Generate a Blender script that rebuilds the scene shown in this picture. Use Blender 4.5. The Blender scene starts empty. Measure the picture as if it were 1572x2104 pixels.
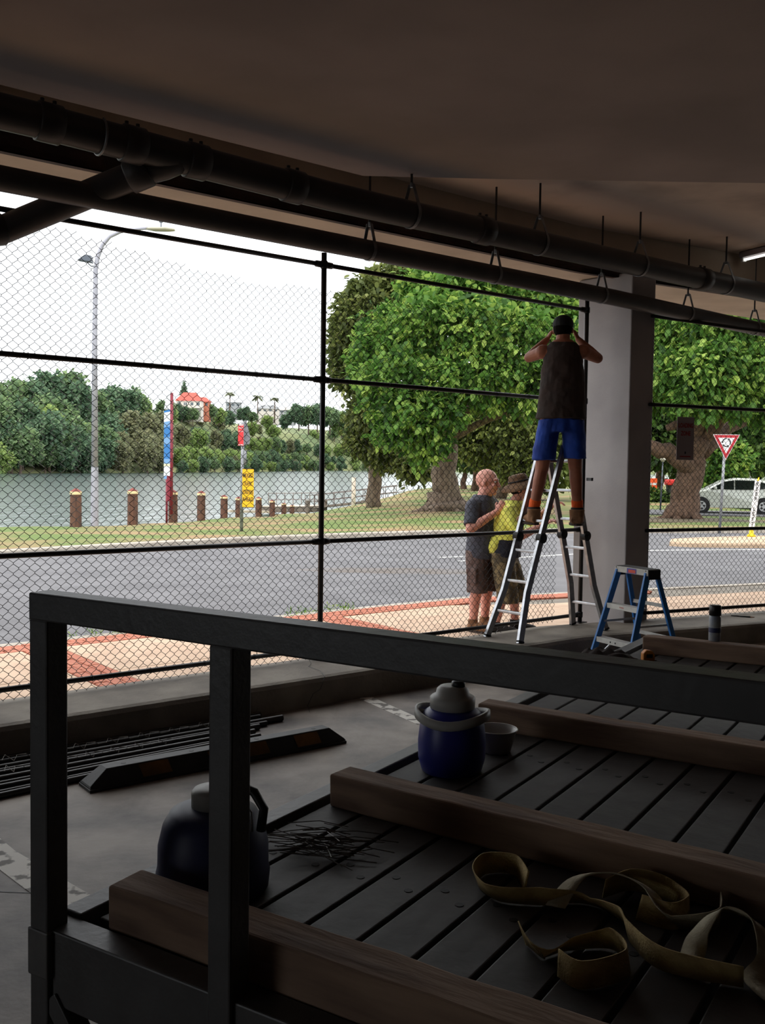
import bpy, math, random
import numpy as np
from mathutils import Matrix, Vector
R = math.radians
random.seed(7)
rng = np.random.default_rng(7)
scn = bpy.context.scene
col = scn.collection

# ------------------------------------------------------------------ camera
cam_d = bpy.data.cameras.new('camera')
cam = bpy.data.objects.new('camera', cam_d)
col.objects.link(cam)
cam_d.sensor_fit = 'VERTICAL'
cam_d.sensor_height = 36.0
cam_d.lens = 36.0 * 2000 / 2104
cam_d.clip_start = 0.05
cam_d.clip_end = 3000
PITCH = math.atan(94 / 2000)
cam.matrix_world = (Matrix.Translation((0, 0, 1.72)) @ Matrix.Rotation(R(90) - PITCH, 4, 'X')
                    @ Matrix.Rotation(R(0.8), 4, 'Z'))
scn.camera = cam

# ------------------------------------------------------------------ sky, sun, exposure
world = bpy.data.worlds.new('overcast_sky')
scn.world = world
world.use_nodes = True
wn = world.node_tree
bg = wn.nodes['Background']
tc_ = wn.nodes.new('ShaderNodeTexCoord')
sep = wn.nodes.new('ShaderNodeSeparateXYZ')
rmp = wn.nodes.new('ShaderNodeValToRGB')
rmp.color_ramp.elements[0].position = 0.0
rmp.color_ramp.elements[0].color = (0.92, 0.96, 1.0, 1)
rmp.color_ramp.elements[1].position = 0.9
rmp.color_ramp.elements[1].color = (1.0, 1.0, 1.0, 1)
wn.links.new(tc_.outputs['Generated'], sep.inputs[0])
wn.links.new(sep.outputs['Z'], rmp.inputs[0])
wn.links.new(rmp.outputs[0], bg.inputs[0])
bg.inputs[1].default_value = 2.2
sun_d = bpy.data.lights.new('sun', 'SUN')
sun_d.energy = 1.1
sun_d.angle = R(25)
sun_d.color = (1, 0.96, 0.88)
sun = bpy.data.objects.new('sun', sun_d)
sun.rotation_euler = (R(28), R(-18), 0)
col.objects.link(sun)
scn.view_settings.view_transform = 'Standard'
scn.view_settings.look = 'None'
scn.view_settings.gamma = 1
scn.view_settings.use_curve_mapping = False
scn.view_settings.exposure = 0.0

# ------------------------------------------------------------------ materials
def srgb(c):
    return tuple((x / 12.92 if x <= 0.04045 else ((x + 0.055) / 1.055) ** 2.4) for x in [v / 255 for v in c])
def mat(name, c, rough=0.7, metal=0.0, c2=None, scale=8.0, detail=4.0, bump=0.0, bscale=None, spec=0.5, stretch=None, lo=0.35, hi=0.65, coat=0.0):
    """principled surface; colours in sRGB 0-255, c2 mixed in by object-space noise"""
    m = bpy.data.materials.new(name)
    m.use_nodes = True
    nt = m.node_tree
    b = nt.nodes['Principled BSDF']
    b.inputs['Base Color'].default_value = (*srgb(c), 1)
    b.inputs['Roughness'].default_value = rough
    b.inputs['Metallic'].default_value = metal
    b.inputs['Specular IOR Level'].default_value = spec
    if coat: b.inputs['Coat Weight'].default_value = coat
    if c2 or bump:
        t = nt.nodes.new('ShaderNodeTexCoord')
        mp = nt.nodes.new('ShaderNodeMapping')
        nt.links.new(t.outputs['Object'], mp.inputs[0])
        if stretch: mp.inputs['Scale'].default_value = stretch
    if c2:
        n = nt.nodes.new('ShaderNodeTexNoise')
        n.inputs['Scale'].default_value = scale
        n.inputs['Detail'].default_value = detail
        nt.links.new(mp.outputs[0], n.inputs['Vector'])
        r = nt.nodes.new('ShaderNodeValToRGB')
        r.color_ramp.elements[0].position = lo
        r.color_ramp.elements[1].position = hi
        r.color_ramp.elements[0].color = (*srgb(c), 1)
        r.color_ramp.elements[1].color = (*srgb(c2), 1)
        nt.links.new(n.outputs['Fac'], r.inputs[0])
        nt.links.new(r.outputs[0], b.inputs['Base Color'])
    if bump:
        n2 = nt.nodes.new('ShaderNodeTexNoise')
        n2.inputs['Scale'].default_value = bscale or scale * 3
        n2.inputs['Detail'].default_value = 6
        nt.links.new(mp.outputs[0], n2.inputs['Vector'])
        bp = nt.nodes.new('ShaderNodeBump')
        bp.inputs['Strength'].default_value = bump
        bp.inputs['Distance'].default_value = 0.02
        nt.links.new(n2.outputs['Fac'], bp.inputs['Height'])
        nt.links.new(bp.outputs[0], b.inputs['Normal'])
    return m
def leafmat(name, dark, mid, light, trans=0.45):
    m = bpy.data.materials.new(name)
    m.use_nodes = True
    nt = m.node_tree
    b = nt.nodes['Principled BSDF']
    b.inputs['Roughness'].default_value = 0.55
    b.inputs['Specular IOR Level'].default_value = 0.25
    a = nt.nodes.new('ShaderNodeAttribute'); a.attribute_name = 'tint'
    r = nt.nodes.new('ShaderNodeValToRGB')
    e = r.color_ramp.elements
    e[0].color = (*srgb(dark), 1); e[1].color = (*srgb(light), 1)
    k = e.new(0.5); k.color = (*srgb(mid), 1)
    nt.links.new(a.outputs['Fac'], r.inputs[0])
    nt.links.new(r.outputs[0], b.inputs['Base Color'])
    tr = nt.nodes.new('ShaderNodeBsdfTranslucent')
    nt.links.new(r.outputs[0], tr.inputs['Color'])
    mx = nt.nodes.new('ShaderNodeMixShader'); mx.inputs[0].default_value = trans
    nt.links.new(b.outputs[0], mx.inputs[1]); nt.links.new(tr.outputs[0], mx.inputs[2])
    nt.links.new(mx.outputs[0], nt.nodes['Material Output'].inputs['Surface'])
    return m

M = {}
def D_(k, *a, **kw): M[k] = mat(k, *a, **kw)
D_('concrete_floor', (152, 142, 132), 0.55, c2=(70, 61, 56), scale=1.9, detail=12, bump=0.12, bscale=30, lo=0.36, hi=0.66, spec=0.35)
D_('concrete_kerb', (142, 134, 122), 0.8, c2=(112, 104, 95), scale=3, detail=8, bump=0.25, bscale=40)
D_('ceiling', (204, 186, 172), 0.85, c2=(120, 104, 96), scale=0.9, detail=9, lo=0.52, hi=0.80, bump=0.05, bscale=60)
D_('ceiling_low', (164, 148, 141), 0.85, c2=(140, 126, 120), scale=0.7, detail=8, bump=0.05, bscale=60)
D_('soffit', (196, 180, 160), 0.85, c2=(176, 160, 142), scale=1.5, detail=6, bump=0.05, bscale=50)
D_('column_paint', (168, 164, 164), 0.7, c2=(150, 146, 147), scale=1.5, detail=6, bump=0.06, bscale=70)
D_('rust_steel', (74, 52, 42), 0.8, c2=(48, 36, 32), scale=5, detail=6, bump=0.2)
D_('wall_dark', (74, 70, 68), 0.9, c2=(62, 58, 56), scale=1)
D_('black_paint', (24, 22, 24), 0.38, c2=(34, 31, 32), scale=18, bump=0.05)
D_('black_wire', (20, 20, 22), 0.5)
D_('pvc_dark', (50, 46, 46), 0.5, c2=(40, 37, 37), scale=5, bump=0.04)
D_('pvc_grey', (72, 67, 66), 0.5, c2=(60, 56, 55), scale=5, bump=0.04)
D_('galv', (140, 140, 142), 0.45, 0.7, c2=(110, 110, 112), scale=12)
D_('aluminium', (200, 202, 206), 0.32, 0.85, c2=(176, 178, 182), scale=20)
D_('alu_dark', (150, 151, 154), 0.5, 0.25, c2=(134, 135, 138), scale=20)
D_('asphalt', (116, 115, 118), 0.85, c2=(100, 99, 102), scale=1.2, detail=9, bump=0.3, bscale=70)
D_('asphalt_patch', (104, 96, 90), 0.85, c2=(112, 108, 108), scale=1.5, detail=8, bump=0.3, bscale=70)
D_('paving_cream', (214, 186, 160), 0.85, c2=(196, 166, 142), scale=3, detail=8, bump=0.2, bscale=60)
D_('brick_red', (192, 120, 94), 0.85, c2=(170, 100, 80), scale=7, detail=5, bump=0.2)
D_('kerb_outer', (186, 178, 166), 0.85, c2=(160, 150, 138), scale=3, detail=6, bump=0.2)
D_('island_cream', (206, 180, 152), 0.85, c2=(184, 158, 132), scale=2, detail=6, bump=0.2)
D_('white_line', (226, 226, 222), 0.7, c2=(190, 190, 188), scale=6)
D_('worn_line', (222, 218, 210), 0.7, c2=(112, 106, 100), scale=14, detail=8, lo=0.52, hi=0.60)
D_('rack_steel', (84, 82, 82), 0.45, c2=(72, 70, 70), scale=9, detail=6, bump=0.08, bscale=50)
D_('rack_bracket', (104, 101, 99), 0.5, c2=(88, 86, 85), scale=14)
D_('deck_plank', (78, 75, 73), 0.6, c2=(54, 51, 50), scale=5, detail=8, bump=0.15, bscale=18, stretch=(1, 1, 1))
D_('bolt_black', (18, 18, 18), 0.6)
D_('timber', (156, 128, 106), 0.85, c2=(108, 84, 70), scale=6, detail=8, bump=0.35, bscale=14, stretch=(0.35, 2.2, 2.2))
D_('timber_end', (134, 118, 100), 0.85, c2=(100, 88, 76), scale=12, detail=8, bump=0.3)
D_('rubber', (30, 29, 30), 0.6, c2=(42, 41, 41), scale=8, bump=0.1)
D_('stop_yellow', (120, 82, 34), 0.75, c2=(86, 60, 30), scale=10)
D_('jug_blue', (34, 40, 128), 0.4, c2=(28, 33, 108), scale=6)
D_('jug_navy', (40, 44, 86), 0.5, c2=(32, 35, 70), scale=6)
D_('jug_white', (168, 166, 160), 0.45, c2=(150, 148, 142), scale=6)
D_('jug_black', (22, 22, 24), 0.4)
D_('bowl_plastic', (176, 172, 166), 0.3)
D_('webbing', (196, 172, 116), 0.85, c2=(160, 136, 88), scale=20, bump=0.3, bscale=160)
D_('webbing_pale', (190, 180, 154), 0.85, c2=(160, 150, 126), scale=20, bump=0.3, bscale=160)
D_('can_label', (158, 158, 156), 0.35, c2=(120, 130, 150), scale=14)
D_('can_cap', (24, 22, 22), 0.4)
D_('ladder_blue', (54, 124, 196), 0.42, c2=(46, 110, 178), scale=8)
D_('ladder_cap', (206, 204, 196), 0.5, c2=(176, 174, 168), scale=9)
D_('sticker_red', (206, 74, 52), 0.5); D_('sticker_blue', (74, 70, 150), 0.5)
D_('skin', (206, 142, 116), 0.55, c2=(190, 122, 98), scale=9, spec=0.4)
D_('skin_pale', (226, 164, 146), 0.5, c2=(216, 148, 130), scale=6, spec=0.4)
D_('skin_tan', (176, 112, 84), 0.55, c2=(156, 96, 72), scale=9, spec=0.4)
D_('singlet', (66, 50, 44), 0.9, c2=(54, 44, 40), scale=6, bump=0.5, bscale=9)
D_('shorts_blue', (22, 70, 170), 0.8, c2=(16, 54, 140), scale=6, bump=0.5, bscale=10)
D_('cap_black', (20, 19, 20), 0.8)
D_('hair_dark', (20, 15, 12), 0.95, bump=0.3, bscale=80, spec=0.1)
D_('sock_orange', (238, 96, 24), 0.85, bump=0.4, bscale=60)
D_('boot_tan', (150, 108, 72), 0.8, c2=(120, 84, 56), scale=12, bump=0.3)
D_('boot_dark', (28, 25, 24), 0.8)
D_('boot_sole', (58, 44, 36), 0.8)
D_('tee_charcoal', (78, 80, 90), 0.9, c2=(66, 68, 78), scale=6, bump=0.5, bscale=9)
D_('shorts_brown', (104, 84, 78), 0.9, c2=(84, 68, 64), scale=6, bump=0.5, bscale=9)
D_('hivis', (246, 247, 124), 0.8, c2=(234, 238, 104), scale=6, bump=0.5, bscale=9)
D_('navy', (30, 32, 46), 0.85, c2=(24, 26, 38), scale=6, bump=0.4, bscale=9)
D_('camo', (128, 112, 80), 0.9, c2=(84, 74, 56), scale=14, detail=2, lo=0.47, hi=0.53, bump=0.3, bscale=9)
D_('hat_brown', (112, 82, 54), 0.85, c2=(90, 66, 44), scale=10, bump=0.3)
D_('lip', (176, 96, 88), 0.6); D_('eye_white', (220, 214, 206), 0.3); D_('eye_dark', (40, 32, 28), 0.3)
D_('grass', (96, 116, 52), 0.95, c2=(150, 124, 88), scale=0.35, detail=8, lo=0.44, hi=0.62, bump=0.6, bscale=9)
D_('scrub', (92, 108, 72), 0.95, c2=(140, 142, 96), scale=0.02, detail=6)
D_('mud', (112, 98, 76), 0.9, c2=(84, 76, 60), scale=1)
D_('bollard_wood', (112, 76, 60), 0.8, c2=(84, 58, 48), scale=5, stretch=(2, 2, 0.4), bump=0.2)
D_('bollard_cream', (236, 214, 166), 0.7); D_('bollard_cap', (132, 62, 54), 0.7)
D_('pole_grey', (176, 176, 186), 0.5, 0.2, c2=(160, 160, 170), scale=3)
D_('lamp_dark', (92, 98, 108), 0.4, 0.3); D_('lamp_lens', (176, 172, 150), 0.3)
D_('burgundy', (132, 40, 56), 0.5); D_('banner_white', (232, 240, 246), 0.8); D_('banner_light', (122, 166, 214), 0.8); D_('banner_blue', (62, 128, 196), 0.8); D_('banner_yellow', (240, 236, 196), 0.8)
D_('sign_red', (222, 56, 60), 0.45); D_('sign_white', (232, 232, 232), 0.45); D_('sign_yellow', (250, 190, 20), 0.45); D_('sign_black', (20, 20, 20), 0.5)
D_('sign_grey', (150, 142, 146), 0.6); D_('sign_dull_red', (148, 40, 42), 0.6); D_('sign_maroon', (176, 36, 46), 0.45)
D_('post_galv', (150, 152, 156), 0.5, 0.4, c2=(128, 130, 134), scale=8)
D_('bark_grey', (142, 124, 108), 0.95, c2=(100, 84, 72), scale=5, detail=8, bump=0.8, bscale=8, stretch=(2, 2, 0.6))
D_('bark_brown', (112, 88, 72), 0.95, c2=(78, 60, 48), scale=5, detail=8, bump=0.8, bscale=8, stretch=(2, 2, 0.6))
D_('jetty_wood', (130, 118, 104), 0.85, c2=(104, 94, 84), scale=3); D_('jetty_pale', (214, 200, 182), 0.8, c2=(190, 176, 160), scale=3); D_('jetty_metal', (128, 116, 110), 0.5, 0.3)
D_('car_silver', (196, 200, 190), 0.28, 0.2, coat=0.6); D_('car_glass', (26, 32, 30), 0.08); D_('car_tyre', (26, 26, 28), 0.8); D_('car_rim', (176, 178, 180), 0.35, 0.5); D_('van_white', (232, 236, 240), 0.4)
D_('orange_plastic', (250, 96, 40), 0.55); D_('bin_red', (214, 52, 48), 0.5); D_('bin_dark', (42, 46, 44), 0.6); D_('bright_yellow', (250, 214, 20), 0.5); D_('tarp_blue', (60, 150, 200), 0.6)
D_('house_red', (206, 96, 84), 0.8); D_('house_cream', (222, 214, 204), 0.8); D_('house_grey', (170, 172, 174), 0.8); D_('house_window', (96, 106, 112), 0.4); D_('house_brick', (196, 122, 96), 0.8)
D_('tie_wire', (110, 106, 100), 0.4, 0.6); D_('rag', (42, 30, 26), 0.9); D_('tape_orange', (206, 126, 36), 0.5); D_('pen_black', (20, 20, 24), 0.4); D_('pen_tip', (150, 100, 60), 0.4)
L_ = {}
L_['big'] = leafmat('leaf_big', (52, 84, 36), (98, 140, 62), (176, 200, 98), 0.5)
L_['olive'] = leafmat('leaf_olive', (66, 78, 42), (102, 114, 62), (150, 156, 90), 0.42)
L_['olive2'] = leafmat('leaf_olive_bright', (76, 88, 46), (112, 126, 66), (166, 176, 96), 0.4)
L_['dark'] = leafmat('leaf_dark', (40, 62, 30), (66, 96, 42), (116, 140, 66), 0.35)
L_['far_a'] = leafmat('leaf_hazed_green', (92, 116, 84), (120, 146, 104), (156, 178, 124), 0.4)  # far leaves, all four: river haze put into the colour as paler, greyer greens
L_['far_b'] = leafmat('leaf_hazed_olive', (114, 120, 92), (142, 146, 112), (172, 170, 132), 0.4)
L_['far_c'] = leafmat('leaf_hazed_bright', (108, 134, 82), (144, 168, 102), (182, 200, 124), 0.4)
L_['far_d'] = leafmat('leaf_hazed_deep', (80, 106, 86), (104, 132, 102), (136, 160, 122), 0.4)

# fluorescent tube: a lamp that really gives off light
mt = bpy.data.materials.new('tube_light'); mt.use_nodes = True
mt.node_tree.nodes['Principled BSDF'].inputs['Emission Color'].default_value = (1, 1, 0.92, 1)
mt.node_tree.nodes['Principled BSDF'].inputs['Emission Strength'].default_value = 1.6
M['tube_light'] = mt
# river: rippled water
mw = mat('water', (70, 84, 82), 0.16, bump=0.0)
nt = mw.node_tree
t = nt.nodes.new('ShaderNodeTexCoord'); mp = nt.nodes.new('ShaderNodeMapping'); mp.inputs['Scale'].default_value = (0.5, 0.12, 1)
n = nt.nodes.new('ShaderNodeTexNoise'); n.inputs['Scale'].default_value = 1.6; n.inputs['Detail'].default_value = 5
bp = nt.nodes.new('ShaderNodeBump'); bp.inputs['Strength'].default_value = 0.35; bp.inputs['Distance'].default_value = 0.3
nt.links.new(t.outputs['Object'], mp.inputs[0]); nt.links.new(mp.outputs[0], n.inputs['Vector']); nt.links.new(n.outputs['Fac'], bp.inputs['Height'])
nt.links.new(bp.outputs[0], nt.nodes['Principled BSDF'].inputs['Normal'])
M['water'] = mw

# ------------------------------------------------------------------ mesh helpers
def nrm(v):
    v = np.asarray(v, float); l = np.linalg.norm(v)
    return v / l if l > 1e-9 else v
def wmat(o):
    m = Matrix.Identity(4)
    while o is not None:
        m = o.matrix_basis @ m
        o = o.parent
    return m
class MB:
    """collects shapes; build() links them as ONE mesh object"""
    def __init__(s): s.v = []; s.f = []; s.m = []
    def add(s, vs, fs, m=0):
        b = len(s.v)
        s.v.extend([tuple(map(float, p)) for p in vs])
        s.f.extend([tuple(i + b for i in f) for f in fs]); s.m.extend([m] * len(fs))
        return s
    def obox(s, c, ax, m=0):
        c = np.asarray(c, float); X, Y, Z = [np.asarray(a, float) for a in ax]
        vs = [c + sx * X + sy * Y + sz * Z for sz in (-1, 1) for sx, sy in ((-1, -1), (1, -1), (1, 1), (-1, 1))]
        return s.add(vs, [(3, 2, 1, 0), (4, 5, 6, 7), (0, 1, 5, 4), (1, 2, 6, 5), (2, 3, 7, 6), (3, 0, 4, 7)], m)
    def box(s, x, y, z, sx, sy, sz, rz=0, m=0):
        """centre x,y; base z"""
        c, q = math.cos(rz), math.sin(rz)
        return s.obox((x, y, z + sz / 2), ((c * sx / 2, q * sx / 2, 0), (-q * sy / 2, c * sy / 2, 0), (0, 0, sz / 2)), m)
    def bar(s, p, q, w, h, up=(0, 0, 1), m=0):
        p, q = np.asarray(p, float), np.asarray(q, float)
        d = nrm(q - p); side = nrm(np.cross(d, up)); u = np.cross(side, d)
        return s.obox((p + q) / 2, ((q - p) / 2, side * w / 2, u * h / 2), m)
    def tube(s, pts, r, n=8, m=0, cap=True, closed=False):
        pts = np.asarray(pts, float); k = len(pts)
        r = np.full(k, r, float) if np.isscalar(r) else np.asarray(r, float)
        tg = np.empty_like(pts)
        for i in range(k):
            a = pts[(i - 1) % k] if (closed or i > 0) else pts[i]
            b = pts[(i + 1) % k] if (closed or i < k - 1) else pts[i]
            tg[i] = nrm(b - a)
        ref = np.array([0, 0, 1.0]) if abs(tg[0][2]) < 0.9 else np.array([1.0, 0, 0])
        u = nrm(np.cross(tg[0], ref)); vs = []
        for i in range(k):
            u = nrm(u - tg[i] * (u @ tg[i])); w = np.cross(tg[i], u)
            for j in range(n):
                a = 2 * math.pi * j / n
                vs.append(pts[i] + r[i] * (math.cos(a) * u + math.sin(a) * w))
        fs = []
        for i in range(k if closed else k - 1):
            i2 = (i + 1) % k
            for j in range(n):
                j2 = (j + 1) % n
                fs.append((i * n + j, i * n + j2, i2 * n + j2, i2 * n + j))
        if cap and not closed:
            fs.append(tuple(range(n - 1, -1, -1))); fs.append(tuple((k - 1) * n + j for j in range(n)))
        return s.add(vs, fs, m)
    def lathe(s, prof, n=20, c=(0, 0, 0), m=0):
        c = np.asarray(c, float); vs = []; fs = []
        for r, z in prof:
            for j in range(n):
                a = 2 * math.pi * j / n
                vs.append(c + (r * math.cos(a), r * math.sin(a), z))
        k = len(prof)
        for i in range(k - 1):
            for j in range(n):
                j2 = (j + 1) % n
                fs.append((i * n + j, i * n + j2, (i + 1) * n + j2, (i + 1) * n + j))
        fs.append(tuple(range(n - 1, -1, -1))); fs.append(tuple((k - 1) * n + j for j in range(n)))
        return s.add(vs, fs, m)
    def prism(s, poly, z0, z1, m=0):
        n = len(poly)
        vs = [(x, y, z0) for x, y in poly] + [(x, y, z1) for x, y in poly]
        fs = [tuple(range(n - 1, -1, -1)), tuple(range(n, 2 * n))] + [(i, (i + 1) % n, n + (i + 1) % n, n + i) for i in range(n)]
        return s.add(vs, fs, m)
    def extr(s, prof, c, ax, ay, az, m=0):
        """profile (a,b) in ax,ay plane, extruded +-az"""
        c, ax, ay, az = [np.asarray(q, float) for q in (c, ax, ay, az)]
        n = len(prof)
        vs = [c + a * ax + b * ay - az for a, b in prof] + [c + a * ax + b * ay + az for a, b in prof]
        fs = [tuple(range(n - 1, -1, -1)), tuple(range(n, 2 * n))] + [(i, (i + 1) % n, n + (i + 1) % n, n + i) for i in range(n)]
        return s.add(vs, fs, m)
    def ell(s, c, r, rot=None, nu=14, nv=9, m=0):
        c = np.asarray(c, float); r = np.asarray(r, float)
        vs = []
        for i in range(1, nv):
            th = math.pi * i / nv
            for j in range(nu):
                a = 2 * math.pi * j / nu
                vs.append(np.array((math.sin(th) * math.cos(a), math.sin(th) * math.sin(a), math.cos(th))) * r)
        vs += [np.array((0, 0, r[2])), np.array((0, 0, -r[2]))]
        if rot is not None: vs = [rot @ p for p in vs]
        fs = []
        for i in range(nv - 2):
            for j in range(nu):
                j2 = (j + 1) % nu
                fs.append((i * nu + j, (i + 1) * nu + j, (i + 1) * nu + j2, i * nu + j2))
        t0, b0 = len(vs) - 2, len(vs) - 1
        for j in range(nu):
            j2 = (j + 1) % nu
            fs.append((t0, j, j2)); fs.append((b0, (nv - 2) * nu + j2, (nv - 2) * nu + j))
        return s.add([c + p for p in vs], fs, m)
    def cap(s, p, q, r0, r1, n=12, m=0):
        """tapered capsule"""
        p, q = np.asarray(p, float), np.asarray(q, float); d = nrm(q - p)
        pts, rs = [], []
        for a in (-80, -55, -28, 0):
            pts.append(p + d * r0 * math.sin(R(a))); rs.append(r0 * math.cos(R(a)))
        for a in (0, 28, 55, 80):
            pts.append(q + d * r1 * math.sin(R(a))); rs.append(r1 * math.cos(R(a)))
        if np.linalg.norm(q - p) < 1e-4: pts.pop(4); rs.pop(4)
        return s.tube(pts, rs, n, m)
    def loft(s, rings, n=18, m=0):
        """rings: (centre, half axis vector a, half axis vector b)"""
        vs = []; k = len(rings)
        for c, a, b in rings:
            c, a, b = [np.asarray(q, float) for q in (c, a, b)]
            for j in range(n):
                t = 2 * math.pi * j / n
                vs.append(c + a * math.cos(t) + b * math.sin(t))
        fs = [tuple(range(n - 1, -1, -1)), tuple((k - 1) * n + j for j in range(n))]
        for i in range(k - 1):
            for j in range(n):
                j2 = (j + 1) % n
                fs.append((i * n + j, i * n + j2, (i + 1) * n + j2, (i + 1) * n + j))
        return s.add(vs, fs, m)
    def build(s, name, ms, parent=None, bevel=0, smooth=False, world=False, origin=True):
        me = bpy.data.meshes.new(name)
        v = np.array(s.v, float)
        loc = np.zeros(3)
        if world and parent is not None:
            im = np.array(wmat(parent).inverted())
            v = v @ im[:3, :3].T + im[:3, 3]
        if parent is None and origin:
            loc = np.array([(v[:, 0].min() + v[:, 0].max()) / 2, (v[:, 1].min() + v[:, 1].max()) / 2, v[:, 2].min()])
            v = v - loc
        me.from_pydata([tuple(p) for p in v], [], s.f)
        ms = ms if isinstance(ms, (list, tuple)) else [ms]
        for q in ms: me.materials.append(M[q] if isinstance(q, str) else q)
        if len(ms) > 1: me.polygons.foreach_set('material_index', s.m)
        if smooth: me.polygons.foreach_set('use_smooth', [True] * len(s.f))
        me.update()
        o = bpy.data.objects.new(name, me)
        col.objects.link(o)
        o.location = loc
        if parent is not None: o.parent = parent
        if bevel:
            b = o.modifiers.new('bevel', 'BEVEL'); b.width = bevel; b.segments = 2; b.limit_method = 'ANGLE'; b.angle_limit = R(40)
        return o
def tag(o, label=None, cat=None, group=None, kind=None):
    if label: o['label'] = label
    if cat: o['category'] = cat
    if group: o['group'] = group
    if kind: o['kind'] = kind
    return o
def thing(name, label, cat, loc=(0, 0, 0), rz=0, group=None):
    o = bpy.data.objects.new(name, None)
    o.empty_display_size = 0.1
    col.objects.link(o)
    o.location = loc; o.rotation_euler = (0, 0, rz)
    return tag(o, label, cat, group)
def struct(o): o['kind'] = 'structure'; return o
def dup(o, loc, rz=0, label=None, sc=None, parent=None):
    c = o.copy(); col.objects.link(c)
    if parent is None:
        c.location = loc; c.rotation_euler = (0, 0, rz)
        if sc: c.scale = sc
    else: c.parent = parent
    if label: c['label'] = label
    for ch in list(o.children): dup(ch, None, parent=c)
    return c
def text(name, body, size, mx, m, parent=None, bold=0.0, xs=1.0, depth=0.0006):
    """flat raised lettering as a mesh; mx maps text x,y,z to world"""
    cu = bpy.data.curves.new(name, 'FONT')
    cu.body = body; cu.size = size; cu.align_x = 'CENTER'; cu.align_y = 'CENTER'; cu.extrude = depth; cu.offset = bold; cu.resolution_u = 3
    tmp = bpy.data.objects.new('tmp', cu); col.objects.link(tmp)
    me = bpy.data.meshes.new_from_object(tmp.evaluated_get(bpy.context.evaluated_depsgraph_get()))
    bpy.data.objects.remove(tmp)
    me.name = name
    mm = mx @ Matrix.Diagonal((xs, 1, 1, 1))
    if parent is not None: mm = wmat(parent).inverted() @ mm
    me.transform(mm)
    me.materials.clear(); me.materials.append(M[m])
    o = bpy.data.objects.new(name, me); col.objects.link(o)
    if parent is not None: o.parent = parent
    return o
def frame(c, x, z):
    """matrix with text-x along x, text-y along z, normal x cross z, at c"""
    x, z = nrm(x), nrm(z); nn = np.cross(x, z)
    return Matrix(((x[0], z[0], nn[0], c[0]), (x[1], z[1], nn[1], c[1]), (x[2], z[2], nn[2], c[2]), (0, 0, 0, 1)))

# facade frame: along the fence (U), outwards (N)
A39, A25 = R(39), R(25.5)
U = np.array((math.cos(A39), math.sin(A39))); N = np.array((-U[1], U[0])); FP = np.array((-1.24, 6.99))
U2 = np.array((math.cos(A25), math.sin(A25))); N2 = np.array((-U2[1], U2[0])); FP2 = np.array((2.70, 9.80))
def fu(u, v, z=None):
    p = FP + u * U + v * N
    return (p[0], p[1]) if z is None else (p[0], p[1], z)
def fr(u, v, z=None):
    p = FP2 + u * U2 + v * N2
    return (p[0], p[1]) if z is None else (p[0], p[1], z)
def bend(v1, v2):
    """corner point where the two facade lines at offsets v1 (left) and v2 (right) meet"""
    A = np.array([[U[0], -U2[0]], [U[1], -U2[1]]]); b = (FP2 + v2 * N2) - (FP + v1 * N)
    s = np.linalg.solve(A, b)
    p = FP + v1 * N + s[0] * U
    return (p[0], p[1])

# ================================================================== STRUCTURE
struct(MB().prism([(-14, -8), (16, -8), (16, 17.0), fr(6, 0.05), bend(0.05, 0.05), fu(-14, 0.05)], -0.3, 0.0).build('floor', 'concrete_floor', origin=False))
fl_ = bpy.data.objects['floor']
for pts in ([(-0.16, 7.14), (-0.06, 7.18), (0.36, 6.43), (0.25, 6.43)], [(-1.73, 4.37), (-1.60, 4.22), (-1.06, 3.72), (-1.16, 3.60), (-1.34, 3.76), (-1.80, 4.24)]):
    tag(MB().prism(pts, 0.0, 0.0025).build('line_marking', 'worn_line', fl_), 'worn white painted bay line')
MB().prism([(-2.6, 3.885), (-0.2, 3.735), (-0.2, 3.729), (-2.6, 3.879)], 0.0, 0.0012).build('control_joint', 'bolt_black', fl_)
# concrete nib kerb under the fence, rounded inner top edge
ki, ko = -0.55, 0.10
def rail_poly(v1, v2, u0=-12, u1=9): return [fu(u0, v1), bend(v1, v1 * 0.999), fr(u1, v1)]
def strip_prism(mb, va, vb, z0, z1, u0=-12, u1=9, m=0):
    a = [fu(u0, va), bend(va, va), fr(u1, va)]; b = [fu(u0, vb), bend(vb, vb), fr(u1, vb)]
    mb.prism([a[0], a[1], b[1], b[0]], z0, z1, m); mb.prism([a[1], a[2], b[2], b[1]], z0, z1, m)
    return mb
kb = MB()
prof = [(ki - 0.02, 0.0), (ki - 0.005, 0.165), (ki + 0.012, 0.19), (ki + 0.045, 0.20), (ko - 0.03, 0.20), (ko, 0.18), (ko, -0.3), (ki - 0.02, -0.3)]
ring = []
for fn in (lambda v, z: fu(-12, v, z), lambda v, z: (*bend(v, v), z), lambda v, z: fr(9, v, z)):
    ring.append([fn(v, z) for v, z in prof])
n = len(prof); vs = [p for r_ in ring for p in r_]
kb.add(vs, [(i * n + j, i * n + (j + 1) % n, (i + 1) * n + (j + 1) % n, (i + 1) * n + j) for i in range(2) for j in range(n)] + [tuple(range(n - 1, -1, -1)), tuple(range(2 * n, 3 * n))])
struct(kb.build('kerb_nib', 'concrete_kerb', origin=False))
# column: lit end face, dark inner face
cq = MB().prism([fu(4.48, 0.40), fu(4.48, -0.27), fu(4.86, -0.27), fu(4.86, 0.40)], -0.1, 3.655)
struct(cq.build('concrete_column', 'column_paint', bevel=0.012))
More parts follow.
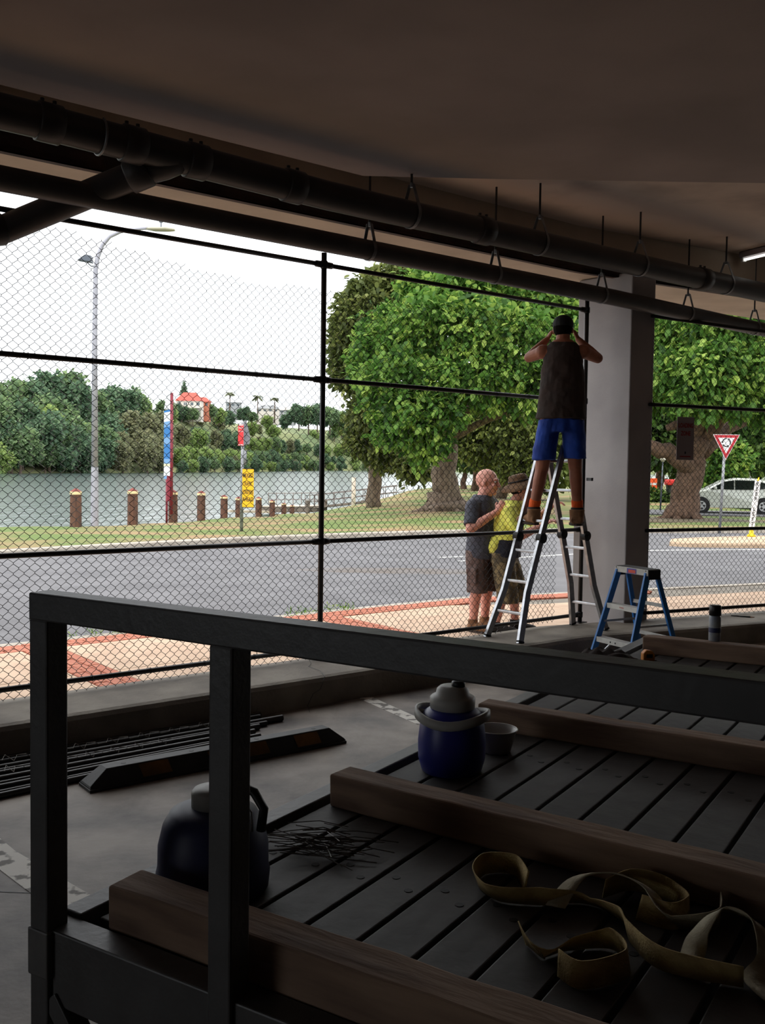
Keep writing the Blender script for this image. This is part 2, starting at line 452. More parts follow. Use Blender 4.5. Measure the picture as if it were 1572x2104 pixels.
# ceiling: main slab, lower slab, edge beam with steel angle
H1, H2 = 4.06, 3.86
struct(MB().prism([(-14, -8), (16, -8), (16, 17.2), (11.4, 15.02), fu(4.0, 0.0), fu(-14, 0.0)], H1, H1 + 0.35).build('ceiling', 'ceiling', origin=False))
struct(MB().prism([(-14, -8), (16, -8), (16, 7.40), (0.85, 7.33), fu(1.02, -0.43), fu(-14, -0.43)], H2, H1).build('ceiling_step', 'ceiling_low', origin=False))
U3 = np.array((math.cos(R(30.2)), math.sin(R(30.2)))); N3 = np.array((-U3[1], U3[0]))
def beam(mb, va, vb, z0, z1):
    a0, b0 = np.array(fu(4.0, va)), np.array(fu(4.0, vb * (1.5 if vb > 0.1 else 1)))
    a1, b1 = a0 + U3 * 11, np.array(fu(4.0, 0)) + N3 * (vb * 2.3) + U3 * 11
    mb.prism([fu(-14, va), tuple(a0), tuple(b0), fu(-14, vb)], z0, z1); mb.prism([tuple(a0), tuple(a1), tuple(b1), tuple(b0)], z0, z1)
    return mb
struct(beam(MB(), 0.0, 0.64, 3.66, 4.47).build('edge_beam', 'soffit', origin=False))
ea = MB(); beam(ea, -0.03, 0.0, 3.62, 3.76); beam(ea, -0.03, 0.05, 3.62, 3.66)
struct(ea.build('trim_1', 'rust_steel', origin=False))
# enclosing walls out of frame
struct(MB().box(1, -8.1, 0, 30, 0.2, 4.06).build('wall_back', 'wall_dark', origin=False))
struct(MB().box(16.1, 4, 0, 0.2, 25, 4.06).build('wall_right', 'wall_dark', origin=False))
struct(MB().prism([fu(-2.75, -0.1), fu(-2.75, 0.1), fu(-13.5, 0.1), fu(-13.5, -0.1)], 0, 4.06).build('light_block_left', 'wall_dark', origin=False))  # added out of view on the fence line to cut daylight on the foreground

# ---- street
RE = [(-14, 0.85), (-3.62, 9.16), (-1.89, 10.60), (-0.49, 11.75), (1.10, 13.02), (3.26, 13.98), (5.95, 15.18), (14, 19.0), (30, 26.6)]
FK = [(-30, -8), (-14.0, 10.8), (-7.41, 18.82), (-5.59, 20.82), (-3.31, 23.15), (-0.45, 25.34), (2.23, 27.0), (5.89, 28.37), (7.79, 28.75), (11.55, 29.5), (22, 31.2), (45, 34)]
fpz = -0.03
near = [fu(-13, 0.06), bend(0.06, 0.06), fr(24, 0.06)]
foot = struct(MB().prism([near[0], near[1], near[2]] + RE[::-1], -0.4, fpz).build('footpath', 'concrete_kerb', origin=False))
def inset(pl, d):
    out = []
    for i, p in enumerate(pl):
        a = np.array(pl[max(i - 1, 0)]); b = np.array(pl[min(i + 1, len(pl) - 1)])
        t = nrm(b - a); out.append(tuple(np.array(p) + d * np.array((t[1], -t[0]))))
    return out
ga = RE; gb = inset(RE, 0.16)
struct(MB().prism(ga + gb[::-1], fpz - 0.3, fpz + 0.012).build('kerb_near', 'kerb_outer', origin=False))
# walkway panels with red brick bands
def along(pl, s):
    for i in range(len(pl) - 1):
        a, b = np.array(pl[i]), np.array(pl[i + 1]); l = np.linalg.norm(b - a)
        if s <= l or i == len(pl) - 2: return a + (b - a) * s / l, nrm(b - a)
        s -= l
SB = inset(RE, 0.16)
s = 11.5; nb = 0
bme = None
def brick(p, rz):
    global bme, nb
    if bme is None:
        b = MB().box(0, 0, 0, 0.218, 0.104, 0.052)
        o = b.build('brick', 'brick_red', foot, bevel=0.006); bme = o
    else:
        o = bme.copy(); col.objects.link(o)
    o.location = (p[0], p[1], fpz - 0.03 + rng.uniform(-0.002, 0.003)); o.rotation_euler = (0, 0, rz); nb += 1
while s < 22.0:                                   # two-row band along the road kerb
    p, t = along(SB, s); nn = np.array((t[1], -t[0]))
    for k in range(3): brick(p + nn * (0.065 + 0.113 * k) + t * (0.11 if k == 1 else 0), math.atan2(t[1], t[0]))
    s += 0.228
cross_u = [-2.6, 0.55, 3.5, 6.6]
def fcs(u): return np.array(fu(u, 0.0))
for cu in (-0.37, 2.92):                           # cross bands from the nib to the road band
    for k in range(3):
        for j in range(24):
            p = np.array(fu(cu + 0.113 * k, 0.26 + 0.228 * j + (0.11 if k % 2 else 0)))
            if (p - FP) @ N < 2.80: brick(p, A39 + math.pi / 2)
seg = [-4.6, -1.58]
def slab(u0, u1, v0, v1):
    o = MB().prism([fu(u0, v0), fu(u1, v0), fu(u1, v1), fu(u0, v1)], fpz - 0.03, fpz + 0.018).build('paving_slab', 'paving_cream', foot, bevel=0.006)
for a, b in ((-4.5, -3.05), (-3.04, -1.72), (-1.71, -0.435), (-0.075, 1.40), (1.41, 2.855), (3.215, 4.85)):
    slab(a, b, 0.12, 1.44); slab(a, b, 1.45, 2.70)
MB().prism([fu(4.86, 0.12), fr(0.54, 0.12), fr(0.54, 2.62), fu(4.86, 2.70)], fpz - 0.03, fpz + 0.018).build('paving_slab', 'paving_cream', foot, bevel=0.006)
def slab2(u0, u1, v0, v1):
    MB().prism([fr(u0, v0), fr(u1, v0), fr(u1, v1), fr(u0, v1)], fpz - 0.03, fpz + 0.018).build('paving_slab', 'paving_cream', foot, bevel=0.006)
for a, b in ((0.55, 2.0), (2.01, 3.5), (3.51, 5.0), (5.01, 6.5)):
    slab2(a, b, 0.12, 1.44); slab2(a, b, 1.45, 2.62)
road = struct(MB().prism(gb[0:1] * 0 + RE + FK[::-1], -0.5, -0.15).build('road', 'asphalt', origin=False))
def line(pts, w, z=-0.15):
    for a, b in zip(pts, pts[1:]):
        a, b = np.array(a), np.array(b); d = nrm(b - a); q = np.array((-d[1], d[0])) * w / 2
        tag(MB().prism([tuple(a - q), tuple(b - q), tuple(b + q), tuple(a + q)], z, z + 0.004).build('line_marking', 'white_line', road), 'white painted road line')
line([(1.2, 20.05), (2.4, 20.75)], 0.10); line([(1.55, 19.35), (4.13, 21.25), (6.3, 22.6)], 0.12); line([(6.3, 22.6), (9.29, 23.35), (14, 24.2)], 0.14)
MB().ell((0.4, 17.4, -0.152), (2.2, 0.55, 0.005), nu=20, nv=5).build('road_patch', 'asphalt_patch', road)
isl = [(7.1, 24.0), (7.5, 23.65), (9.4, 23.75), (14, 24.7), (14, 27.6), (10.6, 26.75), (8.3, 25.6), (7.4, 24.9)]
struct(MB().prism(isl, -0.3, -0.03).build('traffic_island', 'island_cream', bevel=0.04))
fk2 = inset(FK, -0.3)
struct(MB().prism(FK + fk2[::-1], -0.5, -0.02).build('kerb_far', 'kerb_outer', origin=False, bevel=0.03))

# ---- land, river, far bank
EDGE = [(-60, -6), (-25, 14), (-11.6, 28.6), (-9.4, 30.6), (-8.3, 34.5), (-7.9, 45), (-6.2, 60), (-4, 68), (-1.5, 72), (1.2, 76), (3.6, 90), (10, 110), (30, 125), (120, 140), (120, 900), (-400, 900), (-400, -6)]
EA = np.array(EDGE, float); EB = np.roll(EA, -1, axis=0)
def river_sd(P):
    d = EB - EA
    ap = P[:, None, :] - EA[None]
    t = np.clip((ap * d).sum(2) / (d * d).sum(1), 0, 1)
    dist = np.sqrt(((ap - t[..., None] * d) ** 2).sum(2)).min(1)
    x, y = P[:, 0:1], P[:, 1:2]
    cr = (EA[:, 1] > y) != (EB[:, 1] > y)
    xi = EA[:, 0] + (y - EA[:, 1]) / np.where(np.abs(d[:, 1]) < 1e-9, 1e-9, d[:, 1]) * d[:, 0]
    ins = (cr & (x < xi)).sum(1) % 2 == 1
    return np.where(ins, dist, -dist)
def landz(P, t):
    w = np.clip((2.0 - P[:, 0]) / 6.0, 0, 1)
    z = -0.02 - 0.12 * np.clip(t / 6, 0, 1) - np.clip(P[:, 1] - 28, 0, 60) * 0.034 * w + 0.03 * np.sin(P[:, 0] * 0.9) * np.sin(P[:, 1] * 0.7) * np.clip(t / 3, 0, 1)
    sd = river_sd(P)
    z = z - np.clip(sd + 1.2, 0, 1.2) * 0.12 - np.clip(sd, 0, 4) * 1.2
    return z
def gz(x, y):
    P = np.array([[x, y]], float)
    F_ = np.array(FK); d = F_[1:] - F_[:-1]; ap = P - F_[:-1]
    t = np.clip((ap * d).sum(1) / (d * d).sum(1), 0, 1)
    dist = np.sqrt(((ap - t[:, None] * d) ** 2).sum(1)).min()
    return float(landz(P, np.array([dist]))[0])
fkp = [along(fk2, q) for q in np.linspace(0.5, 108, 150)]
ts = np.concatenate([np.linspace(0, 12, 16), np.linspace(13.5, 40, 18), np.linspace(43, 130, 30)])
vs = []
for p, t in fkp:
    a = math.atan2(t[1], t[0]); a = a * 0.8
    dn = np.array((-math.sin(a), math.cos(a)))
    for q in ts: vs.append(p + dn * q)
P = np.array(vs); tt = np.tile(ts, len(fkp)); zz = landz(P, tt)
nt_ = len(ts)
gm = MB().add(np.column_stack([P, zz]), [(i * nt_ + j, (i + 1) * nt_ + j, (i + 1) * nt_ + j + 1, i * nt_ + j + 1) for i in range(len(fkp) - 1) for j in range(nt_ - 1)])
struct(gm.build('grass_verge', 'grass', origin=False, smooth=True))
struct(MB().add([(-700, -60, -2.4), (500, -60, -2.4), (500, 1400, -2.4), (-700, 1400, -2.4), (-700, -60, -4), (500, -60, -4), (500, 1400, -4), (-700, 1400, -4)], [(0, 1, 2, 3), (7, 6, 5, 4)]).build('river', 'water', origin=False))
SH = [(-330, 180), (-220, 262), (-125, 318), (-94, 412), (-72, 560), (-49, 780), (33, 900), (220, 960), (480, 1000)]
def shore(s): return along(SH, s)
HS = [(0, 0.0), (8, 3.5), (25, 15), (45, 30), (75, 37), (260, 42)]
def hillz(d, s): return float(np.interp(d, [h[0] for h in HS], [h[1] for h in HS])) * float(np.interp(s, [240, 340, 420], [0.42, 0.5, 1.0])) - 2.5
vs = []; ss = np.linspace(0, 1750, 60)
for q in ss:
    p, t = shore(q); dn = np.array((-t[1], t[0]))
    for h in HS: vs.append((*(p + dn * h[0]), hillz(h[0], q) - (1.5 if h[0] == 0 else 0)))
k = len(HS)
struct(MB().add(vs, [(i * k + j, (i + 1) * k + j, (i + 1) * k + j + 1, i * k + j + 1) for i in range(59) for j in range(k - 1)]).build('far_bank', 'scrub', origin=False))

# ================================================================== FENCE
HW, HH = 0.0340, 0.0335            # half diamond width / height
def wires(mb, fn, u0, u1, zb, zt, r=0.0022, skip=None):
    k = 0; u = u0
    while u < u1:
        top = zt(u) if callable(zt) else zt; bot = zb(u) if callable(zb) else zb
        j0 = math.floor(bot / HH); j1 = math.floor(top / HH)
        if (j1 + k) % 2: j1 -= 0
        pts = []
        for j in range(j0, j1 + 1):
            side = (j + k) % 2
            wob = 0.004 * math.sin(u * 3.1 + j * 0.21)
            x = u + (HW + 0.0012 if side else -0.0012)
            pts.append(fn(x, wob + (0.003 if side else -0.003), j * HH - 0.0038)); pts.append(fn(x, wob - (0.001 if side else -0.001), j * HH + 0.0038))
        if pts: mb.tube(pts, r, 3, cap=False)
        # knuckle / twist at the top
        u += HW; k += 1
    return mb
TOPS = [(-4, 3.20), (-1.6, 3.22), (-1.29, 3.236), (-1.07, 3.225), (-0.84, 3.195), (-0.5, 3.15), (-0.13, 3.105), (0.26, 3.08), (1.14, 3.085), (2.75, 3.13), (4.2, 3.15)]
def mtop(u): return float(np.interp(u, [t[0] for t in TOPS], [t[1] for t in TOPS]))
def mbot(u): return float(np.interp(u, [-4, -1.07, 0, 2.7, 3.7], [0.20, 0.20, 0.215, 0.232, 0.24]))
fence = thing('chain_link_fence', 'black chain-link fence of two bays left of the concrete column, tubular rails', 'fence', fu(0.98, 0, 0.2), A39)
def rail(name, fn, u0, u1, z, par, r=0.018, v=0.0):
    return MB().tube([fn(u0, v, z), fn((u0 + u1) / 2, v, z), fn(u1, v, z)], r, 12).build(name, 'black_paint', par, smooth=True, world=True)
for z in (3.27, 2.385, 1.125, 0.28):
    rail('rail', fu, -2.72, 0.98, z, fence, v=0.002); rail('rail', fu, 0.98, 4.13, z, fence, v=0.002)
for u, zt in ((-2.12, 3.34), (0.98, 3.36), (4.13, 3.40)):
    MB().tube([fu(u, 0, 0.198), fu(u, 0, zt)], 0.0215, 14).build('post', 'black_paint', fence, smooth=True, world=True)
    b = MB().box(*fu(u, 0), 0.20, 0.12, 0.09, 0.008, A39)
    b.build('base_plate', 'black_paint', fence, world=True)
for u in (0.98, 4.13):
    for z in (3.27, 2.385, 1.125, 0.28):
        for sgn in ((-1, 1) if u < 2 else (-1,)):
            MB().tube([fu(u + sgn * 0.018, 0.002, z), fu(u + sgn * 0.075, 0.002, z)], [0.027, 0.025], 12).build('rail_clamp', 'black_paint', fence, smooth=True, world=True)
        MB().lathe([(0.027, z - 0.028), (0.029, z - 0.02), (0.029, z + 0.02), (0.027, z + 0.028)], 14, (*fu(u, 0), 0)).build('collar', 'black_paint', fence, smooth=True, world=True)
MB().bar(fu(4.16, -0.03, 1.62), fu(4.16, -0.09, 1.62), 0.03, 0.03).build('lock_stub', 'black_paint', fence, world=True)
def fw(u, v, z): return fu(u, 0.026 + v, z)
tag(wires(MB(), fw, -2.2, 3.76, mbot, mtop).build('wire_mesh', 'black_wire', fence, world=True), kind='stuff')
# short ties that hold the mesh to the rails
for u in np.arange(-1.3, 3.7, 0.42):
    for z in (2.385, 0.28):
        c = np.array(fu(u, 0.002, z)); a = np.array((*N, 0)); zz_ = np.array((0, 0, 1.0)); uu = np.array((*U, 0))
        MB().tube([c + 0.0215 * (a * math.cos(t) + zz_ * math.sin(t)) + uu * 0.004 * math.sin(t / 2) for t in np.linspace(0, 6.0, 9)], 0.002, 4).build('wire_tie', 'black_wire', fence, world=True)
# right bay
fence2 = thing('chain_link_fence', 'black chain-link fence bay right of the concrete column, carrying a loading sign', 'fence', fr(0, 0, 0.2), A25)
for z in (2.375, 1.11, 0.275): rail('rail', fr, -0.05, 4.4, z, fence2)
MB().tube([fr(-0.05, 0, 3.253), fr(4.4, 0, 3.12)], 0.018, 12).build('rail', 'black_paint', fence2, smooth=True, world=True)
for u in (3.1,):
    MB().tube([fr(u, 0, 0.198), fr(u, 0, 3.36)], 0.0215, 14).build('post', 'black_paint', fence2, smooth=True, world=True)
def fw2(u, v, z): return fr(u, 0.024 + v, z)
tag(wires(MB(), fw2, -0.015, 2.7, 0.225, lambda u: 3.245 - 0.03 * u).build('wire_mesh', 'black_wire', fence2, world=True), kind='stuff')
for u in np.arange(0.25, 2.6, 0.40):
    for z in (1.11,):
        MB().tube([fr(u, -0.02, z - 0.05), fr(u + 0.01, -0.024, z), fr(u + 0.004, 0.02, z + 0.026), fr(u, 0.03, z - 0.03)], 0.0025, 4).build('wire_tie', 'black_wire', fence2, world=True)
# loading sign tied to the right bay
ls = thing('loading_sign', 'grey sheet sign with dull red lettering tied to the fence right of the column', 'sign', fr(0.40, -0.035, 1.83), A25)
MB().obox(fr(0.40, -0.032, 2.045), (np.array((*U2, 0)) * 0.112, np.array((*N2, 0)) * 0.003, (0, 0, 0.218))).build('panel', 'sign_grey', ls, world=True, bevel=0.002)
for t_, z, sz, xs in (('LOADING', 2.175, 0.062, 0.70), ('ZONE', 2.095, 0.062, 0.74)):
    text('lettering', t_, sz, frame(fr(0.40, -0.0365, z), (*U2, 0), (0, 0, 1)), 'sign_dull_red', ls, bold=0.002, xs=xs)
MB().bar(fr(0.33, -0.0365, 1.862), fr(0.47, -0.0365, 1.862), 0.002, 0.012).build('arrow', 'sign_dull_red', ls, world=True)
MB().obox(fr(0.40, -0.0365, 1.90), (np.array((*U2, 0)) * 0.008, np.array((*N2, 0)) * 0.001, (0, 0, 0.012))).build('mark', 'sign_black', ls, world=True)
for z in (2.25, 1.84): MB().tube([fr(0.40, -0.036, z), fr(0.40, 0.03, z), fr(0.42, 0.03, z + 0.01), fr(0.415, -0.036, z + 0.008)], 0.002, 5).build('tie', 'black_wire', ls, world=True)

# ================================================================== PIPES UNDER THE CEILING
def upt(u):
    return fu(u, -0.70, float(np.interp(u, [-6, -1.6, 0.6, 4.0, 7], [3.625, 3.62, 3.565, 3.58, 3.60])))
def lpt(u):
    p = fu(u, -0.385, float(np.interp(u, [-6, 0.85, 4, 6.5], [3.36, 3.34, 3.335, 3.295])))
    return p
def dpipe(name, label, f, r, m, us, couplers, hangers):
    t = thing(name, label, 'pipe', f(0), A39)
    MB().tube([f(u) for u in us], r, 24).build('pipe_run', m, t, smooth=True, world=True)
    for u in couplers:
        MB().tube([f(u - 0.07), f(u - 0.062), f(u + 0.062), f(u + 0.07)], [r, r + 0.012, r + 0.012, r], 24).build('coupling', m, t, smooth=True, world=True)
        for du in (-0.035, 0.035):
            MB().tube([np.array(f(u + du)) + (0, 0, r + 0.008), np.array(f(u + du)) + (0, 0, r + 0.032)], 0.012, 8).build('coupling_lug', m, t, world=True)
    for u in hangers:
        c = np.array(f(u)); top = H1
        o = MB().tube([c + (0, 0, r + 0.115), (c[0], c[1], H2 if (u < 1.4 and r > 0.09) else top)], 0.009, 8).build('hanger_rod', 'black_paint', t, world=True)
        a = np.array((*N, 0)); z_ = np.array((0, 0, 1.0)); uu = np.array((*U, 0))
        rr = r + 0.004
        pts = [c + rr * (a * math.sin(q) - z_ * math.cos(q)) for q in np.linspace(-2.15, 2.15, 21)]
        pk = c + z_ * (r + 0.12)
        pts = [pk - a * 0.02] + pts + [pk + a * 0.02]
        b = MB()
        for i in range(len(pts) - 1):
            d = nrm(pts[i + 1] - pts[i])
            b.bar(pts[i] - d * 0.002, pts[i + 1] + d * 0.002, 0.028, 0.004, up=np.cross(d, uu))
        b.build('hanger_strap', 'galv', t, world=True)
        MB().tube([pk - z_ * 0.02, pk + z_ * 0.012], 0.014, 6).build('hanger_nut', 'galv', t, world=True)
    return t
up = dpipe('drain_pipe', 'thick dark drain pipe nearest the camera, hung under the ceiling with clipped couplings', upt, 0.097, 'pvc_dark', np.linspace(-6, 8.5, 30), (-1.42, -0.92, -0.5, 0.22, 2.0, 5.0), (1.26, 2.65, 4.0, 5.41))
# plain ring at the left, branch to the street
c = np.array(upt(-1.12)); a = np.array((*N, 0)); z_ = np.array((0, 0, 1.0)); uu = np.array((*U, 0))
MB().tube([c + 0.103 * (a * math.sin(q) - z_ * math.cos(q)) for q in np.linspace(-2.6, 2.6, 24)] , 0.008, 6).build('pipe_clip', 'galv', up, world=True)
b0 = np.array(upt(-0.62)); b1 = b0 - uu * 0.16 + a * 0.10 - z_ * 0.09
b2 = np.array(fu(-1.44, -0.0, 3.15)); b3 = np.array(fu(-2.05, 0.02, 2.99))
MB().tube([b0, b0 * 0.5 + b1 * 0.5, b1, b2, b3], [0.10, 0.10, 0.085, 0.085, 0.085], 20).build('branch_pipe', 'pvc_grey', up, smooth=True, world=True)
MB().tube([b1 + (b2 - b1) * q for q in (-0.02, -0.01, 0.12, 0.13)], [0.09, 0.102, 0.102, 0.09], 20).build('branch_collar', 'pvc_grey', up, smooth=True, world=True)
MB().tube([b2 + (b3 - b2) * q for q in (0.0, 0.02, 0.3, 0.32)], [0.086, 0.098, 0.098, 0.086], 20).build('branch_collar', 'pvc_dark', up, smooth=True, world=True)
dpipe('drain_pipe', 'grey drain pipe running just above the fence top rail', lpt, 0.074, 'pvc_grey', np.linspace(-6, 8.5, 40), (), (1.12, 2.46, 3.86, 5.24, 6.50))
# fluorescent batten
fl = thing('fluorescent_light', 'lit fluorescent batten on the ceiling at the right edge', 'light', (4.08, 9.98, 3.955), math.atan2(-0.32, 0.152))
MB().box(0, 0, 0.04, 1.24, 0.10, 0.06).build('housing', 'sign_grey', fl, bevel=0.008)
MB().tube([(-0.58, 0, 0.02), (0.58, 0, 0.02)], 0.013, 10).build('tube', 'tube_light', fl)
for x in (-0.6, 0.6): MB().box(x, 0, 0.0, 0.03, 0.05, 0.045).build('lamp_holder', 'sign_white', fl)

# ================================================================== PLATFORM WITH GUARD RAIL
VA = np.array((math.cos(R(58)), math.sin(R(58)))); VB = np.array((VA[1], -VA[0])); PO = np.array((-0.714, 2.170))
def pw(a, b, z=None):
    p = PO + a * VA + b * VB
    return (p[0], p[1]) if z is None else (p[0], p[1], z)
ZD = 0.65; PL_, PWD = 4.62, 2.15
pf = thing('deck_platform', 'long steel-framed platform with dark plank deck and welded guard rail in the foreground', 'platform', (*pw(0, 0), 0), R(58))
def hb(name, a0, b0, a1, b1, z0, z1, w, m='rack_steel', par=pf, bev=0.004):
    return MB().bar(pw(a0, b0, (z0 + z1) / 2), pw(a1, b1, (z0 + z1) / 2), w, z1 - z0).build(name, m, par, bevel=bev, world=True)
for b in (-0.048, 0.492, PWD - 0.05):
    MB().obox((*pw(0, b), 0.6825), (np.array((*VA, 0)) * 0.03, np.array((*VB, 0)) * 0.03, (0, 0, 0.6825))).build('guard_post', 'rack_steel', pf, bevel=0.005, world=True)
hb('guard_rail', 0, -0.078, 0, PWD - 0.02, 1.363, 1.425, 0.062)
hb('end_beam', 0.020, -0.075, 0.020, PWD, 0.485, 0.656, 0.075); hb('side_beam', 0.06, -0.046, 0.2, -0.046, 0.484, 0.50, 0.10)
hb('end_beam', PL_, -0.03, PL_, PWD, 0.535, 0.672, 0.06)
hb('side_beam', 0.058, -0.042, PL_ + 0.03, -0.042, 0.52, 0.666, 0.066); hb('side_beam', 0.03, PWD, PL_, PWD, 0.54, 0.672, 0.055)
MB().obox((*pw(-0.0, -0.048), 0.60), (np.array((*VA, 0)) * 0.034, np.array((*VB, 0)) * 0.034, (0, 0, 0.055))).build('post_sleeve', 'rack_bracket', pf, bevel=0.004, world=True)
MB().bar(pw(0.0, -0.02, 0.50), pw(0.0, 0.34, 0.10), 0.05, 0.05, up=(*VA, 0)).build('brace', 'rack_steel', pf, bevel=0.004, world=True)
for a in (1.2, 2.4, 3.6): hb('cross_member', a, 0, a, PWD, 0.50, 0.60, 0.06)
for a, b in ((PL_ - 0.0, 0.0), (PL_, PWD - 0.05), (1.2, 0.05), (2.9, 0.05), (2.9, PWD - 0.05)):
    MB().obox((*pw(a, b), 0.27), (np.array((*VA, 0)) * 0.03, np.array((*VB, 0)) * 0.03, (0, 0, 0.27))).build('leg', 'rack_steel', pf, bevel=0.004, world=True)
bb = 0.012; first = None
pk_len = PL_ - 0.16
mp_ = MB().box(0, 0, -0.05, pk_len, 0.131, 0.05); 
holes = []
for x in (-1.2, 0.0, 1.2):
    for dx, dy in ((0, -0.033), (0.05, 0.033)):
        holes.append((x + dx - 0.5, dy, 0.0))
while bb + 0.131 < PWD - 0.03:
    c = pw(0.095 + pk_len / 2, bb + 0.0655, ZD)
    if first is None:
        o = mp_.build('deck_plank', 'deck_plank', pf, bevel=0.004); first = o
        o.location = wmat(pf).inverted() @ Vector(c)
        hfirst = None
    else:
        o = first.copy(); col.objects.link(o); o.location = wmat(pf).inverted() @ Vector(c)
    for q in holes:
        if hfirst is None: h = hfirst = MB().lathe([(0.011, 0.0), (0.011, 0.0012), (0.006, 0.0013)], 10).build('bolt_head', 'bolt_black', o)
        else: h = hfirst.copy(); col.objects.link(h); h.parent = o
        h.location = q
    bb += 0.1445

def timber(a0, b0, a1, b1, w, h, label, z=ZD):
    p, q = np.array(pw(a0, b0, z)), np.array(pw(a1, b1, z)); L = np.linalg.norm(q - p); d = (q - p) / L
    rz = math.atan2(d[1], d[0])
    b = MB(); nseg = 14
    # slightly uneven sawn beam
    rings = []
    r2 = np.random.default_rng(int(a0 * 100))
    for i in range(nseg + 1):
        x = -L / 2 + L * i / nseg
        j = r2.uniform(-0.0025, 0.0025, 8)
        rings.append([(x, -w / 2 + j[0], 0.0), (x, w / 2 + j[2], 0.0), (x, w / 2 + j[4], h + j[5]), (x, -w / 2 + j[6], h + j[7])])
    vs = [p_ for r_ in rings for p_ in r_]
    b.add(vs, [(i * 4 + j, i * 4 + (j + 1) % 4, i * 4 + 4 + (j + 1) % 4, i * 4 + 4 + j) for i in range(nseg) for j in range(4)])
    b.add(rings[0], [(0, 3, 2, 1)], 1); b.add(rings[-1], [(0, 1, 2, 3)], 1)
    o = b.build('timber_beam', ['timber', 'timber_end'])
    o.location = (p + q) / 2 ; o.rotation_euler = (0, 0, rz)
    import bmesh
    bm = bmesh.new(); bm.from_mesh(o.data); bmesh.ops.remove_doubles(bm, verts=bm.verts, dist=1e-5); bm.to_mesh(o.data); bm.free()
    m = o.modifiers.new('bevel', 'BEVEL'); m.width = 0.007; m.segments = 2; m.angle_limit = R(50)
    return tag(o, label, 'timber', 'timber bearers laid across the deck')
timber(0.118, 0.075, 0.105, 2.05, 0.105, 0.105, 'weathered brown timber beam nearest the camera, behind the guard rail')
timber(1.063, 0.03, 0.96, 2.05, 0.105, 0.105, 'weathered timber beam with grey sawn end, in front of the blue jug')
timber(2.165, -0.005, 2.16, 2.05, 0.10, 0.10, 'reddish timber beam lying behind the blue jug')
timber(4.175, 0.06, 4.30, 2.05, 0.10, 0.10, 'farthest timber beam, with a spray can standing on it')

# ---- water jug with bail handle
def jug(name, label, loc, rz, s, body, kind):
    t = thing(name, label, 'water jug', loc, rz)
    if kind == 0:
        prof = [(0.098, 0.0), (0.106, 0.008), (0.118, 0.05), (0.120, 0.11), (0.114, 0.165), (0.108, 0.19), (0.100, 0.21), (0.082, 0.222), (0.05, 0.226)]
        MB().lathe([(r * s, z * s) for r, z in prof], 32).build('body', body, t, smooth=True)
        MB().lathe([(r * s, z * s) for r, z in [(0.068, 0.220), (0.079, 0.226), (0.080, 0.262), (0.074, 0.268), (0.060, 0.272), (0.056, 0.292), (0.045, 0.302), (0.020, 0.304)]], 28).build('lid', 'jug_white', t, smooth=True)
        MB().lathe([(r * s, z * s) for r, z in [(0.024, 0.300), (0.024, 0.318), (0.018, 0.322)]], 16, (0.02 * s, 0, 0)).build('spout_cap', 'jug_black', t, smooth=True)
        # moulded collar handle wrapping the shoulder
        h = MB(); n_ = 28
        rings = []
        for i in range(n_):
            a = 2 * math.pi * i / n_
            rr = 0.122 + 0.006 * math.cos(2 * a); z0 = 0.196 + 0.012 * math.cos(2 * a)
            rings.append([(rr * s * math.cos(a), rr * s * math.sin(a), z0 * s - 0.016 * s), ((rr + 0.007) * s * math.cos(a), (rr + 0.007) * s * math.sin(a), z0 * s - 0.012 * s), ((rr + 0.005) * s * math.cos(a), (rr + 0.005) * s * math.sin(a), z0 * s + 0.017 * s), ((rr - 0.006) * s * math.cos(a), (rr - 0.006) * s * math.sin(a), z0 * s + 0.017 * s)])
        h.add([p for r_ in rings for p in r_], [(i * 4 + j, ((i + 1) % n_) * 4 + j, ((i + 1) % n_) * 4 + (j + 1) % 4, i * 4 + (j + 1) % 4) for i in range(n_) for j in range(4)])
        h.build('carry_handle', 'jug_white', t, smooth=True)
        for sg in (-1, 1): MB().tube([(sg * 0.095 * s, 0, 0.196 * s), (sg * 0.13 * s, 0, 0.202 * s)], 0.010 * s, 10).build('handle_pivot', 'jug_white', t)
    else:
        prof = [(0.128, 0.0), (0.140, 0.01), (0.143, 0.05), (0.139, 0.07), (0.138, 0.13), (0.126, 0.19), (0.108, 0.225), (0.08, 0.238), (0.05, 0.24)]
        MB().lathe([(r * s, z * s * 0.88) for r, z in prof], 32).build('body', body, t, smooth=True)
        MB().lathe([(r * s, z * s) for r, z in [(0.052, 0.236), (0.056, 0.24), (0.056, 0.276), (0.050, 0.284), (0.02, 0.286)]], 24, (0.0, 0, -0.030 * s)).build('lid', 'jug_white', t, smooth=True)
        MB().tube([(0.06 * s, 0, 0.235 * s), (0.09 * s, 0, 0.272 * s), (0.12 * s, 0, 0.262 * s), (0.148 * s, 0, 0.225 * s), (0.14 * s, 0, 0.17 * s)], 0.012 * s, 10).build('carry_handle', 'jug_black', t, smooth=True)
        MB().tube([(0.05 * s, -0.03, 0.262 * s), (0.10 * s, -0.05, 0.270 * s), (0.15 * s, -0.06, 0.235 * s), (0.152 * s, -0.06, 0.19 * s)], 0.004 * s, 6).build('bail_wire', 'galv', t, smooth=True)
    return t
jug('water_jug', 'dark blue insulated water jug with white lid and collar handle on the deck', pw(1.55, 0.175, ZD), R(-20), 1.0, 'jug_blue', 0)
jug('water_jug', 'wide navy water jug half hidden behind the second guard rail post', pw(0.368, 0.122, ZD), R(-25), 1.0, 'jug_navy', 1)
bw = thing('bowl', 'pale translucent plastic bowl behind the blue water jug', 'bowl', pw(1.85, 0.205, ZD), 0)
